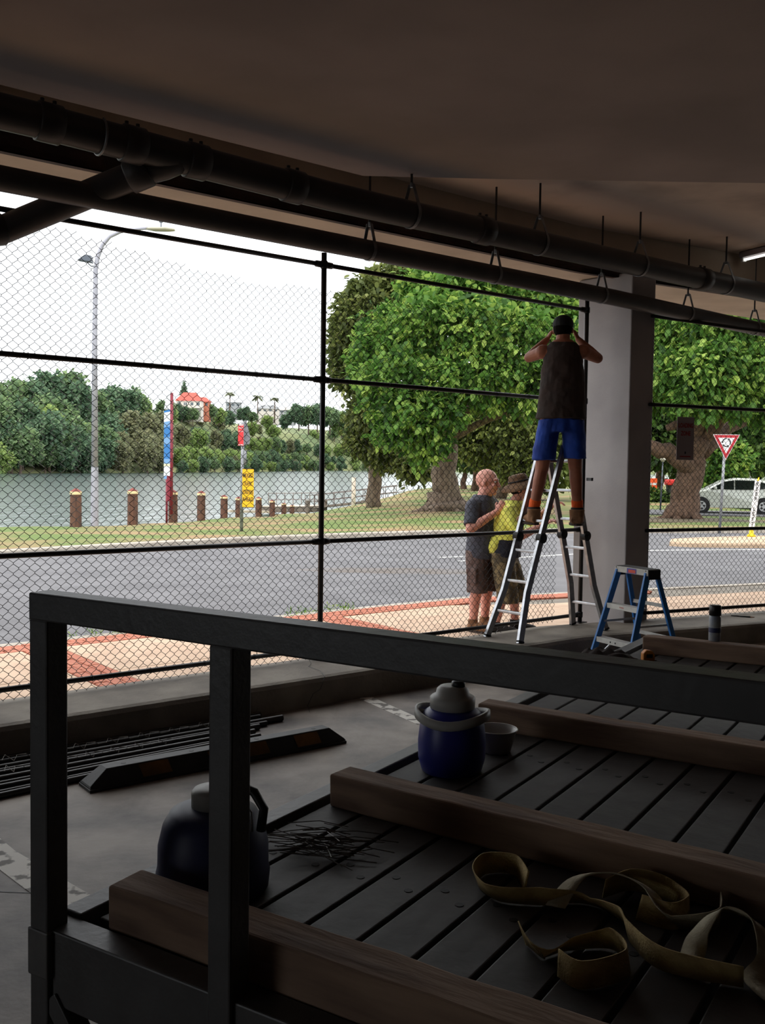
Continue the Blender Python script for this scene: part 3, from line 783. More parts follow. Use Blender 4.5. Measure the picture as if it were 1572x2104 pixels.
MB().lathe([(0.05, 0.0), (0.055, 0.004), (0.078, 0.085), (0.080, 0.088), (0.076, 0.086), (0.052, 0.008), (0.02, 0.006)], 28).build('bowl_body', 'bowl_plastic', bw, smooth=True)
MB().tube([(0.080 * math.cos(q), 0.080 * math.sin(q), 0.087) for q in np.linspace(0, 2 * math.pi, 29)[:-1]], 0.0025, 6, closed=True).build('rim', 'bowl_plastic', bw, smooth=True)

# ---- things on the far end of the deck
cn = thing('spray_can', 'spray paint can with black cap standing on the farthest timber beam', 'can', pw(4.235, 0.445, ZD + 0.10), R(20))
MB().lathe([(0.030, 0.0), (0.033, 0.004), (0.033, 0.135), (0.030, 0.142), (0.024, 0.150)], 22).build('canister', 'can_label', cn, smooth=True)
MB().lathe([(0.0335, 0.05), (0.0337, 0.052), (0.0337, 0.075), (0.0335, 0.077)], 22).build('label_band', 'jug_navy', cn, smooth=True)
MB().lathe([(0.031, 0.146), (0.034, 0.148), (0.033, 0.20), (0.030, 0.205), (0.01, 0.206)], 22).build('cap', 'can_cap', cn, smooth=True)
tm = thing('tape_measure', 'small orange tape measure lying on the deck before the farthest beam', 'tape measure', pw(3.93, 0.155, ZD), R(10))
MB().extr([(-0.034, 0.0), (0.036, 0.0), (0.036, 0.034), (0.020, 0.058), (-0.014, 0.064), (-0.034, 0.046)], (0, 0, 0), (1, 0, 0), (0, 0, 1), (0, 0.02, 0)).build('case', 'tape_orange', tm, bevel=0.006)
MB().box(0.002, 0, 0.018, 0.04, 0.043, 0.024).build('side_plate', 'bolt_black', tm, bevel=0.004)
MB().box(0.042, 0, 0.002, 0.016, 0.02, 0.004).build('hook', 'galv', tm)
rg = MB(); nx, ny = 16, 12; r2 = np.random.default_rng(3)
gv = []
for i in range(nx):
    for j in range(ny):
        x, y = (i / (nx - 1) - 0.5) * 0.32, (j / (ny - 1) - 0.5) * 0.17
        e = (1 - (2 * x / 0.32) ** 4) * (1 - (2 * y / 0.17) ** 4)
        gv.append((x, y, 0.006 + e * (0.042 + 0.014 * math.sin(x * 55 + 1) * math.cos(y * 60) + 0.008 * math.sin(y * 90 + x * 40))))
rg.add(gv, [(i * ny + j, (i + 1) * ny + j, (i + 1) * ny + j + 1, i * ny + j + 1) for i in range(nx - 1) for j in range(ny - 1)])
o = rg.build('rag', 'rag', smooth=True); o.location = pw(3.76, -0.03, 0.668); o.rotation_euler = (0, 0, R(-25))
sm = o.modifiers.new('solid', 'SOLIDIFY'); sm.thickness = 0.006
tag(o, 'crumpled dark brown rag on the far deck corner below the blue stepladder', 'rag')
mk = thing('marker_pen', 'dark marker pen lying on the kerb right of the spray can', 'pen', (3.77, 10.10, 0.2075), math.atan2(-0.11, 0.22))
MB().tube([(-0.11, 0, 0), (-0.02, 0, 0)], 0.006, 10).build('cap', 'pen_black', mk, smooth=True)
MB().tube([(-0.03, 0, 0), (0.08, 0, 0)], 0.0075, 10).build('barrel', 'jug_black', mk, smooth=True)
MB().tube([(0.08, 0, 0), (0.12, 0, 0)], [0.0065, 0.004], 10).build('tip', 'pen_tip', mk, smooth=True)

# ---- heap of webbing straps
def strap(label, pts, m, w=0.05, tw=None):
    """flat webbing ribbon standing mostly on edge along a smooth 3-D path"""
    P_ = np.array([pw(a, b, ZD + z) for a, b, z in pts])
    k = len(P_); out = []
    for i in range(k - 1):
        p0, p1, p2, p3 = P_[max(i - 1, 0)], P_[i], P_[i + 1], P_[min(i + 2, k - 1)]
        for t in np.linspace(0, 1, 9)[:-1]:
            out.append(0.5 * ((2 * p1) + (-p0 + p2) * t + (2 * p0 - 5 * p1 + 4 * p2 - p3) * t * t + (-p0 + 3 * p1 - 3 * p2 + p3) * t ** 3))
    out.append(P_[-1]); out = np.array(out)
    tws = np.interp(np.linspace(0, 1, len(out)), np.linspace(0, 1, len(tw)), tw)
    vs = []
    for i, p in enumerate(out):
        d = nrm(out[min(i + 1, len(out) - 1)] - out[max(i - 1, 0)])
        sd = nrm(np.cross(d, (0, 0, 1))); upv = nrm(np.cross(sd, d))
        a = R(tws[i]); e = upv * math.cos(a) + sd * math.sin(a)      # 0 = on edge, 90 = flat
        lift = max(0, (w / 2) * abs(e[2]) - (p[2] - ZD)) + 0.002
        c = p + np.array((0, 0, lift))
        vs += [c - e * w / 2, c + e * w / 2]
    b = MB().add(vs, [(2 * i, 2 * i + 2, 2 * i + 3, 2 * i + 1) for i in range(len(out) - 1)])
    o = b.build('webbing_strap', m, smooth=True)
    s_ = o.modifiers.new('solid', 'SOLIDIFY'); s_.thickness = 0.003
    return tag(o, label, 'strap', 'webbing straps heaped on the deck')
strap('yellow-brown webbing strap with a round loop at its left end', [(0.78, 0.80, 0), (0.86, 0.73, 0.01), (0.82, 0.66, 0.02), (0.73, 0.68, 0.01), (0.68, 0.76, 0.0), (0.72, 0.86, 0.0), (0.78, 0.95, 0.01), (0.74, 1.05, 0.0), (0.66, 1.10, 0), (0.58, 1.20, 0), (0.60, 1.36, 0)], 'webbing', 0.055, [10, 0, 10, 35, 20, 50, 15, 5, 20])
strap('pale webbing strap arched over the middle of the heap', [(0.72, 0.90, 0.01), (0.82, 0.92, 0.05), (0.86, 1.00, 0.065), (0.84, 1.09, 0.055), (0.78, 1.16, 0.02), (0.83, 1.25, 0.0), (0.93, 1.24, 0.0)], 'webbing_pale', 0.055, [80, 70, 65, 60, 40, 10, 0])
strap('dark-shaded webbing strap curled at the back of the heap against the beam', [(0.84, 0.98, 0.03), (0.91, 1.03, 0.04), (0.92, 1.12, 0.03), (0.86, 1.18, 0.0), (0.79, 1.16, 0.0), (0.80, 1.08, 0.0)], 'webbing', 0.06, [20, 5, 0, 10, 30])
strap('webbing strap with a broad open loop at the right of the heap', [(0.60, 1.20, 0), (0.66, 1.235, 0.0), (0.71, 1.245, 0.045), (0.76, 1.28, 0.085), (0.76, 1.35, 0.075), (0.71, 1.39, 0.02), (0.64, 1.38, 0.0), (0.58, 1.44, 0)], 'webbing_pale', 0.06, [70, 75, 60, 55, 60, 80, 85])
strap('webbing strap folded low at the front of the heap', [(0.52, 0.90, 0.0), (0.47, 0.97, 0.0), (0.54, 1.01, 0.01), (0.60, 1.08, 0.03), (0.52, 1.14, 0.015), (0.42, 1.08, 0.0), (0.44, 1.02, 0.0)], 'webbing', 0.06, [20, 50, 30, 10, 0, 0])

# ---- bundle of tie-wire offcuts on the deck
tw = thing('tie_wire_bundle', 'loose bundle of thin wire offcuts on the deck behind the guard post', 'wire', pw(0.72, 0.20, ZD), R(58))
r3 = np.random.default_rng(11)
for i in range(46):
    a, b = 0.70 + r3.normal(0, 0.05), 0.22 + r3.normal(0, 0.05); an = R(-20) + r3.normal(0, 0.35); L = r3.uniform(0.12, 0.26)
    p, q = np.array(pw(a, b, ZD + 0.004 + r3.uniform(0, 0.035))), None
    d = np.array((math.cos(an), math.sin(an), r3.normal(0, 0.05))); q = p + d * L; mid = (p + q) / 2 + np.array((-d[1], d[0], 0)) * r3.normal(0, 0.02) + (0, 0, r3.uniform(0, 0.012))
    for e in (p, q, mid): e[2] = max(e[2], ZD + 0.003)
    MB().tube([p - d * L / 2, mid - d * L / 2, q - d * L / 2], 0.0014, 4).build('wire', 'tie_wire', tw, world=True)

# ---- pile of steel fence pipes on the floor
pipes = [(-0.60, 0.06, -0.60, 0.020), (-0.655, 0.02, -0.66, 0.020), (-0.75, 0.13, -0.768, 0.021), (-0.80, -0.02, -0.81, 0.017), (-0.86, -0.11, -0.862, 0.020), (-0.95, -0.20, -0.95, 0.020), (-1.03, -0.26, -1.0, 0.015), (-1.13, -0.22, -1.05, 0.019), (-1.24, -0.30, -1.085, 0.014), (-1.33, -0.42, -1.12, 0.017)]
for i, (v0, u1, v1, r_) in enumerate(pipes):
    u0 = -4.6
    mb = MB().tube([fu(u0, v0 - 0.16 * (v1 - v0), r_), fu(u1, v1, r_)], r_, 12, cap=False)
    mb.tube([fu(u0, v0 - 0.16 * (v1 - v0), r_), fu(u1 + 0.0, v1, r_)], r_ * 0.86, 12, cap=False)
    tag(mb.build('fence_pipe', 'black_paint', smooth=True), 'long black steel pipe on the floor, ' + ['nearest the kerb', 'second from the kerb', 'third from the kerb, reaching farthest right', 'fourth from the kerb', 'fifth from the kerb', 'sixth from the kerb', 'seventh from the kerb', 'third from the wheel stop side', 'second from the wheel stop side', 'nearest the wheel stop'][i], 'pipe', 'steel fence pipes on the floor')
for i, (u0, v0, u1, v1) in enumerate([(-1.7, -0.70, -0.35, -0.72), (-1.75, -0.90, -0.75, -0.90)]):
    mb = MB()
    pts = [fu(u0 + (u1 - u0) * k / 40, v0 + (v1 - v0) * k / 40 + (0.025 if k % 2 else -0.025), 0.052 + 0.016 * math.sin(k * 2.1)) for k in range(41)]
    mb.tube(pts, 0.0022, 4)
    tag(mb.build('mesh_wire', 'tie_wire'), ['bent zigzag wire lying over the pipes nearest the kerb', 'bent zigzag wire lying over the middle of the pipe pile'][i], 'wire')
# scalloped loose wires on the floor and over the kerb
pts = []
A_, B_ = np.array((-0.93, 6.66)), np.array((-0.25, 7.08))
for k in range(10):
    for t in np.linspace(0, 1, 7)[:-1]:
        p = A_ + (B_ - A_) * (k + t) / 10
        pts.append((p[0], p[1], 0.004 + 0.028 * math.sin(math.pi * t)))
tag(MB().tube(pts, 0.0022, 5).build('scalloped_wire', 'black_wire'), 'black wire bent in scallops on the floor below the kerb', 'wire')
tag(MB().tube([fu(0.82, -0.05, 0.26), fu(0.80, -0.14, 0.205), fu(0.72, -0.22, 0.206), fu(0.70, -0.40, 0.206), fu(0.63, -0.56, 0.20), fu(0.58, -0.575, 0.12), fu(0.50, -0.60, 0.10), fu(0.44, -0.62, 0.03), fu(0.40, -0.70, 0.005)], 0.0018, 5).build('loose_wire', 'black_wire'), 'thin stray wire hanging over the kerb edge from the fence', 'wire')

# ---- rubber wheel stop
w0, w1 = np.array((-1.50, 4.99)), np.array((-0.21, 5.97)); wd = nrm(w1 - w0); wq = np.array((-wd[1], wd[0])); L = np.linalg.norm(w1 - w0)
wc = (w0 + w1) / 2 + wq * 0.075
ws = thing('wheel_stop', 'black rubber wheel stop with dull yellow panels on the car park floor', 'wheel stop', (*wc, 0), math.atan2(wd[1], wd[0]))
def wsec(x, hw, tw_, z0, z1): return [(x, -hw, z0), (x, hw, z0), (x, tw_, z1), (x, -tw_, z1)]
rings = [wsec(-L / 2, 0.078, 0.078, 0.0, 0.022), wsec(-L / 2 + 0.004, 0.074, 0.066, 0.0, 0.03), wsec(-L / 2 + 0.10, 0.074, 0.042, 0.0, 0.104), wsec(L / 2 - 0.10, 0.074, 0.042, 0.0, 0.104), wsec(L / 2 - 0.004, 0.074, 0.066, 0.0, 0.03), wsec(L / 2, 0.078, 0.078, 0.0, 0.022)]
b = MB().add([p for r_ in rings for p in r_], [(i * 4 + j, i * 4 + (j + 1) % 4, i * 4 + 4 + (j + 1) % 4, i * 4 + 4 + j) for i in range(5) for j in range(4)] + [(0, 3, 2, 1), (20, 21, 22, 23)])
b.build('rubber_body', 'rubber', ws, bevel=0.006)
MB().box(0, 0, 0, L + 0.01, 0.165, 0.016).build('base_flange', 'rubber', ws, bevel=0.003)
ny_ = nrm((0, -(0.104), -0.032)); ny_ = np.array((0, -0.104, 0.032)) / math.hypot(0.104, 0.032)
for x in (-0.43, -0.02, 0.19, 0.55):
    MB().add([(x - 0.085, -0.0725, 0.03), (x + 0.085, -0.0725, 0.03), (x + 0.085 - 0.02, -0.0475, 0.098), (x - 0.085 - 0.02, -0.0475, 0.098)], [(0, 1, 2, 3)]).build('yellow_panel', 'stop_yellow', ws)
for x in (-0.60, -0.20, 0.22, 0.62):
    MB().lathe([(0.014, 0.1035), (0.014, 0.1052), (0.008, 0.1053)], 12, (x, 0, 0)).build('bolt_hole', 'bolt_black', ws)

# ================================================================== ALUMINIUM LADDER (articulated A-frame)
ld = thing('folding_ladder', 'tall aluminium A-frame ladder with flared feet standing on the kerb by the column', 'ladder', fu(3.35, -0.25, 0.2), A39)
ZF, ZA = 0.205, 1.93
def lu(side, z):      # along the fence
    f = (z - ZF) / (ZA - ZF)
    return 2.79 + f * 0.60 if side == 0 else 3.97 - f * 0.50
def lv(k, z):         # outwards; k=-1 street side, +1 inner side
    h = 0.14 if z > 0.63 else 0.14 + (0.63 - z) / 0.43 * 0.062
    return -0.25 - k * h
def lp(side, k, z, dv=0.0): return fu(lu(side, z), lv(k, z) + dv, z)
zax = np.array((*N, 0))
for side in (0, 1):
    for k in (-1, 1):
        b = MB()
        for z0, z1 in ((ZF, 0.63), (0.63, 1.10)):
            b.bar(lp(side, k, z0), lp(side, k, z1), 0.026, 0.062, up=(*U, 0))
        b.build('lower_stile', 'alu_dark', ld, bevel=0.003, world=True)
        MB().bar(lp(side, k, 1.09, 0.0), lp(side, k, ZA, 0.0), 0.024, 0.056, up=(*U, 0)).build('upper_stile', 'alu_dark', ld, bevel=0.003, world=True)
        # bright outer flange strips
        e = -0.032 if side == 0 else 0.032
        for z0, z1 in ((ZF, 0.63), (0.63, ZA)):
            p, q = np.array(lp(side, k, z0)), np.array(lp(side, k, z1)); off = np.array((*(U * (-0.033)), 0))
            MB().bar(p + off, q + off, 0.028, 0.006, up=(*U, 0)).build('stile_flange', 'aluminium', ld, world=True)
        c = np.array(lp(side, k, 1.10))
        MB().tube([c - zax * 0.03, c + zax * 0.03], 0.046, 18).build('hinge', 'bolt_black', ld, bevel=0.004, world=True)
        MB().tube([c - zax * 0.042, c + zax * 0.042], 0.016, 12).build('hinge_knob', 'bolt_black', ld, world=True)
        d = (np.array(lp(side, k, 0.26)) - np.array(lp(side, k, ZF))); f0 = np.array(lp(side, k, ZF))
        MB().bar(f0 - d * 0.06, f0 + d * 0.30, 0.034, 0.07, up=(*U, 0)).build('foot', 'bolt_black', ld, bevel=0.004, world=True)
    for z in (0.44, 0.71, 0.98, 1.25, 1.52, 1.79):
        p, q = np.array(lp(side, 1, z)), np.array(lp(side, -1, z))
        MB().bar(p, q, 0.036, 0.026, up=(0, 0, 1)).build('rung', 'aluminium', ld, bevel=0.006, world=True)
for k in (-1, 1):
    c = np.array(fu(3.43, lv(k, 1.9), ZA))
    MB().tube([c - zax * 0.03, c + zax * 0.03], 0.05, 18).build('top_hinge', 'bolt_black', ld, bevel=0.004, world=True)
    MB().bar(lp(0, k, 1.86), lp(1, k, 1.86), 0.022, 0.05).build('hinge_plate', 'alu_dark', ld, world=True)

# ================================================================== BLUE STEP LADDER
sl = thing('step_ladder', 'blue fibreglass stepladder with white treads beside the column', 'ladder', (2.17, 8.23, 0), R(28))
HT = 0.86
def sp(f, y, z):       # f: -1 front, 1 rear
    t = z / HT
    return (f * (0.31 * (1 - t) + 0.05 * t), y * (0.24 * (1 - t) + 0.175 * t), z)
for f, nm in ((-1, 'front_stile'), (1, 'rear_leg')):
    for y in (-1, 1):
        w = 0.058 if f < 0 else 0.045
        MB().bar(sp(f, y, 0.0), sp(f, y, HT), 0.022, w, up=(1, 0, 0)).build(nm, 'ladder_blue', sl, bevel=0.003)
        MB().bar(sp(f, y, 0.0), sp(f, y, 0.035), 0.03, w + 0.01, up=(1, 0, 0)).build('rubber_foot', 'rubber', sl)
for z in (0.28, 0.57):
    a, b_ = sp(-1, -1, z), sp(-1, 1, z)
    MB().obox(((a[0] + 0.02), 0, z), ((0.045, 0, 0), (0, abs(a[1]), 0), (0, 0, 0.006))).obox((a[0] - 0.022, 0, z - 0.014), ((0.004, 0, 0), (0, abs(a[1]) - 0.01, 0), (0, 0, 0.022))).build('tread', 'ladder_cap', sl, bevel=0.002)
    for y in (-0.03, 0.03):
        if z < 0.4: MB().tube([(a[0] - 0.027, y, z - 0.014), (a[0] - 0.0255, y, z - 0.014)], 0.008, 10).build('bolt', 'bolt_black', sl)
text('tread_label', 'WARNING', 0.012, wmat(sl) @ frame((sp(-1, 1, 0.57)[0] - 0.0265, 0, 0.556), (0, -1, 0), (0, 0, 1)), 'sticker_red', sl)
for z in (0.30, 0.58):
    MB().bar(sp(1, -1, z), sp(1, 1, z), 0.012, 0.03, up=(0, 0, 1)).build('rear_rung', 'ladder_cap', sl)
MB().box(0, 0, HT - 0.02, 0.145, 0.405, 0.052).build('top_cap', 'ladder_cap', sl, bevel=0.006)
MB().box(0.0, 0, HT + 0.032, 0.13, 0.39, 0.003).build('cap_tread', 'rubber', sl)
MB().box(-0.0735, -0.01, HT - 0.015, 0.002, 0.112, 0.042).build('sticker', 'sticker_blue', sl)
MB().box(-0.0748, -0.015, HT - 0.010, 0.0012, 0.085, 0.026).build('sticker_panel', 'sticker_red', sl)
for y in (-0.18, 0.18):
    for z in (HT - 0.008, HT + 0.022): MB().tube([(-0.0745, y, z), (-0.0735, y, z)], 0.006, 10).build('rivet', 'bolt_black', sl)
for y in (-0.18, 0.18):
    MB().box(0.0, y * 1.13, HT - 0.05, 0.13, 0.006, 0.08).build('cap_side', 'bolt_black', sl)
for y in (-1, 1):
    a, b_ = sp(-1, y, 0.04), (sp(-1, y, 0.28)[0] + 0.03, y * 0.05, 0.272)
    MB().bar(a, b_, 0.006, 0.022, up=(1, 0, 0)).build('tread_brace', 'aluminium', sl)
    MB().bar((sp(-1, y, 0.42)[0], sp(-1, y, 0.42)[1] * 0.93, 0.42), (sp(1, y, 0.42)[0], sp(1, y, 0.42)[1] * 0.93, 0.42), 0.005, 0.018).build('spreader', 'aluminium', sl)

# ================================================================== PEOPLE
def body(name, mb, m, par, vox=0.008, smooth=5, disp=0.0, dsize=0.08):
    o = mb.build(name, m, par, smooth=True)
    r_ = o.modifiers.new('fuse', 'REMESH'); r_.mode = 'VOXEL'; r_.voxel_size = vox; r_.use_smooth_shade = True
    s_ = o.modifiers.new('soft', 'SMOOTH'); s_.factor = 0.5; s_.iterations = smooth
    if disp:
        tx = bpy.data.textures.new(name, 'CLOUDS'); tx.noise_scale = dsize
        d_ = o.modifiers.new('folds', 'DISPLACE'); d_.texture = tx; d_.strength = disp; d_.mid_level = 0.5; d_.texture_coords = 'LOCAL'
    return o
def hand(mb, w, d, n_, side, curl=25, spread=1.0):
    """palm and five fingers from wrist w, pointing d, palm facing n_"""
    w = np.asarray(w, float); d = nrm(d); n_ = nrm(np.asarray(n_, float) - d * np.dot(n_, d)); s_ = np.cross(d, n_) * side
    mb.loft([(w - d * 0.01, s_ * 0.026, n_ * 0.020), (w + d * 0.03, s_ * 0.036, n_ * 0.018), (w + d * 0.065, s_ * 0.042, n_ * 0.016), (w + d * 0.095, s_ * 0.040, n_ * 0.013)], 12)
    for off, L, q in ((0.031, 0.072, 0.0095), (0.0105, 0.082, 0.0098), (-0.0105, 0.076, 0.0094), (-0.031, 0.060, 0.0086)):
        p = w + d * 0.088 + s_ * off; dd = nrm(d + s_ * off * 3 * spread); a = 0
        for f_, ln in ((1.0, 0.45), (1.1, 0.31), (0.8, 0.24)):
            a += R(curl) * f_; dv = dd * math.cos(a) + n_ * math.sin(a)
            p2 = p + dv * L * ln; mb.cap(p, p2, q, q * 0.93, 8); p = p2
    p = w + d * 0.022 + s_ * 0.030; d1 = nrm(d * 0.7 + s_ * 0.65 + n_ * 0.35); p2 = p + d1 * 0.045; mb.cap(p, p2, 0.014, 0.0115, 8)
    d2 = nrm(d * 0.95 + s_ * 0.15 + n_ * 0.4); mb.cap(p2, p2 + d2 * 0.034, 0.0112, 0.0095, 8)
def headpts(mb, c, f, up=(0, 0, 1), k=1.0, nose=True):
    """skull, jaw, nose, ears, brow around centre c facing f"""
    c = np.asarray(c, float); up = nrm(up); f = nrm(np.asarray(f, float) - up * np.dot(f, up)); s_ = np.cross(f, up)
    rot = np.column_stack([s_, f, up])
    def g(x, y, z): return c + k * (s_ * x + f * y + up * z)
    mb.ell(g(0, -0.012, 0.028), np.array((0.077, 0.098, 0.092)) * k, rot)
    mb.ell(g(0, 0.018, -0.030), np.array((0.062, 0.072, 0.085)) * k, rot)
    mb.ell(g(0, 0.058, -0.085), np.array((0.034, 0.030, 0.026)) * k, rot)          # chin
    for sg in (-1, 1):
        mb.ell(g(sg * 0.078, -0.010, -0.008), np.array((0.011, 0.022, 0.033)) * k, rot)   # ear
        mb.ell(g(sg * 0.036, 0.070, -0.022), np.array((0.022, 0.018, 0.020)) * k, rot)     # cheek
        mb.cap(g(sg * 0.012, 0.088, 0.028), g(sg * 0.045, 0.074, 0.030), 0.010 * k, 0.009 * k)  # brow
    mb.cap(g(0, 0.088, 0.012), g(0, 0.108, -0.026), 0.010 * k, 0.0135 * k)
    mb.ell(g(0.010, 0.098, -0.028), np.array((0.011, 0.012, 0.009)) * k, rot); mb.ell(g(-0.010, 0.098, -0.028), np.array((0.011, 0.012, 0.009)) * k, rot)
    mb.cap(g(-0.016, 0.086, -0.053), g(0.016, 0.086, -0.053), 0.009 * k, 0.009 * k)
    return g, rot
def face(g, rot, par, k=1.0):
    for sg in (-1, 1):
        MB().ell(g(sg * 0.032, 0.078, 0.010), np.array((0.013, 0.012, 0.009)) * k, rot, 10, 7).build('eye', 'eye_white', par, smooth=True)
        MB().ell(g(sg * 0.032, 0.088, 0.010), np.array((0.006, 0.004, 0.006)) * k, rot, 8, 6).build('iris', 'eye_dark', par, smooth=True)
    MB().ell(g(0, 0.092, -0.054), np.array((0.022, 0.006, 0.006)) * k, rot, 10, 6).build('lips', 'lip', par, smooth=True)
def boot(par, heel, f, up=(0, 0, 1), L=0.29, m='boot_tan', shaft=0.13, ms='boot_sole', wd=1.0):
    h = np.asarray(heel, float); up = nrm(up); f = nrm(np.asarray(f, float)); s_ = np.cross(f, up) * wd
    b = MB().loft([(h - f * 0.045 + up * 0.05, s_ * 0.036, up * 0.040), (h + f * 0.0 + up * 0.055, s_ * 0.042, up * 0.052), (h + f * 0.07 + up * 0.055, s_ * 0.043, up * 0.050), (h + f * (L * 0.5) + up * 0.048, s_ * 0.048, up * 0.042), (h + f * (L * 0.70) + up * 0.044, s_ * 0.050, up * 0.036), (h + f * (L - 0.055) + up * 0.038, s_ * 0.038, up * 0.028)], 16)
    b.loft([(h + f * 0.005 + up * 0.03, s_ * 0.045, f * 0.05), (h + f * 0.008 + up * shaft, s_ * 0.050, f * 0.056)], 16)
    o = body('boot', b, m, par, 0.008, 4)
    MB().loft([(h + f * (L * 0.36) + up * 0.0, f * (L * 0.53), s_ * 0.050), (h + f * (L * 0.36) + up * 0.022, f * (L * 0.53), s_ * 0.052)], 20).build('boot_sole', ms, par, bevel=0.003)
    return o

# ---- worker on the ladder, seen from behind (local x right, y away, z up)
w1 = thing('person', 'person in dark singlet and blue shorts standing on the ladder, hands raised', 'person', (1.600, 8.80, 1.21), R(-9))
b = MB()
LHP, RHP = (-0.105, -0.02, 0.93), (0.105, -0.02, 0.93)
LK, RK = (-0.165, 0.02, 0.50), (0.135, 0.05, 0.52)
LA, RA = (-0.235, -0.02, 0.11), (0.165, 0.03, 0.11)
b.loft([((0, -0.01, 0.86), (0.165, 0, 0), (0, 0.115, 0)), ((0, -0.01, 0.98), (0.168, 0, 0), (0, 0.12, 0)), ((0, 0, 1.10), (0.150, 0, 0), (0, 0.108, 0)), ((0, 0.0, 1.25), (0.162, 0, 0), (0, 0.112, 0)), ((0, 0.0, 1.40), (0.178, 0, 0), (0, 0.118, 0)), ((0, 0.0, 1.565), (0.168, 0, 0), (0, 0.095, 0)), ((0, 0.01, 1.665), (0.085, 0, 0), (0, 0.066, 0))], 22)
b.cap((0, 0.01, 1.54), (0, 0.055, 1.70), 0.072, 0.064)
for hp, kn, an, in ((LHP, LK, LA), (RHP, RK, RA)):
    b.cap(hp, kn, 0.092, 0.062); m_ = np.array(kn) * 0.72 + np.array(an) * 0.28 + (0, -0.018, 0)
    b.cap(kn, m_, 0.058, 0.060); b.cap(m_, an, 0.058, 0.040)
LS, RS = (-0.182, 0.01, 1.560), (0.182, 0.01, 1.560)
LE, RE_ = (-0.300, 0.13, 1.525), (0.315, 0.13, 1.515)
LW, RW = (-0.145, 0.27, 1.70), (0.145, 0.27, 1.70)
for s_, e, w in ((LS, LE, LW), (RS, RE_, RW)):
    b.cap(np.array(s_) * (0.92, 1, 1), s_, 0.066, 0.066); b.cap(s_, e, 0.060, 0.048); b.cap(e, np.array(e) * 0.6 + np.array(w) * 0.4, 0.047, 0.044); b.cap(np.array(e) * 0.6 + np.array(w) * 0.4, w, 0.044, 0.030)
hand(b, LW, (0.42, 0.10, 0.75), (0.6, 0.2, -0.3), 1, 28)
hand(b, RW, (-0.36, 0.10, 0.78), (-0.6, 0.2, -0.3), -1, 28)
HC = (0.0, 0.09, 1.768)
g, rot = headpts(b, HC, (0.12, 0.95, -0.05), k=1.06)
body('skin', b, 'skin_tan', w1, 0.0075, 4)
face(g, rot, w1)
h = MB(); h.ell(g(0, -0.020, 0.012), (0.089, 0.106, 0.094), rot)
body('hair', h, 'hair_dark', w1, 0.008, 2)
c_ = MB(); c_.ell(g(0, -0.010, 0.044), (0.096, 0.120, 0.086), rot); c_.loft([(g(0, 0.09, 0.052), rot[:, 0] * 0.072, rot[:, 2] * 0.012), (g(0, 0.175, 0.036), rot[:, 0] * 0.050, rot[:, 2] * 0.007)], 16)
body('cap', c_, 'cap_black', w1, 0.008, 3)
for sg in (-1, 1):
    MB().tube([g(sg * 0.084, -0.03, 0.012), g(sg * 0.083, 0.06, 0.018), g(sg * 0.07, 0.09, 0.014)], 0.0045, 6).build('glasses_arm', 'sign_white', w1)
# singlet with deep arm holes
t_ = MB().loft([((0.0, -0.01, 0.955), (0.228, 0, 0), (0, 0.155, 0)), ((0, -0.01, 1.05), (0.216, 0, 0), (0, 0.150, 0)), ((0, -0.005, 1.20), (0.202, 0, 0), (0, 0.138, 0)), ((0, 0, 1.36), (0.192, 0, 0), (0, 0.134, 0)), ((0, 0, 1.50), (0.178, 0, 0), (0, 0.126, 0)), ((0, 0.0, 1.59), (0.158, 0, 0), (0, 0.106, 0)), ((0, 0.004, 1.640), (0.116, 0, 0), (0, 0.082, 0))], 24)
body('singlet', t_, 'singlet', w1, 0.009, 4, 0.022, 0.09)
p_ = MB().loft([((0, -0.01, 0.84), (0.178, 0, 0), (0, 0.130, 0)), ((0, -0.01, 0.98), (0.176, 0, 0), (0, 0.130, 0)), ((0, -0.01, 1.02), (0.170, 0, 0), (0, 0.126, 0))], 22)
for hp, kn in ((LHP, LK), (RHP, RK)):
    hp, kn = np.array(hp), np.array(kn); e = hp + (kn - hp) * 0.80
    p_.loft([(hp + (0, 0, 0.02), (0.100, 0, 0), (0, 0.118, 0)), (hp * 0.5 + e * 0.5, (0.104, 0, 0), (0, 0.112, 0)), (e, (0.106, 0, 0), (0, 0.108, 0))], 18)
body('shorts', p_, 'shorts_blue', w1, 0.009, 3, 0.018, 0.09)
for an, kn in ((LA, LK), (RA, RK)):
    an, kn = np.array(an), np.array(kn); d = nrm(kn - an)
    MB().cap(an + d * 0.03, an + d * 0.105, 0.049, 0.053, 16).build('sock', 'sock_orange', w1, smooth=True)
    MB().loft([(an + d * 0.0, (0.058, 0, 0), (0, 0.062, 0)), (an + d * 0.045, (0.060, 0, 0), (0, 0.064, 0)), (an + d * 0.052, (0.055, 0, 0), (0, 0.060, 0))], 18).build('boot_collar', 'boot_dark', w1, smooth=True)
boot(w1, (-0.222, -0.05, 0.0), (-0.50, 0.85, 0), shaft=0.145, L=0.30, wd=1.3)
boot(w1, (0.155, -0.04, 0.0), (0.05, 1.0, 0), shaft=0.145, L=0.30, wd=1.4)

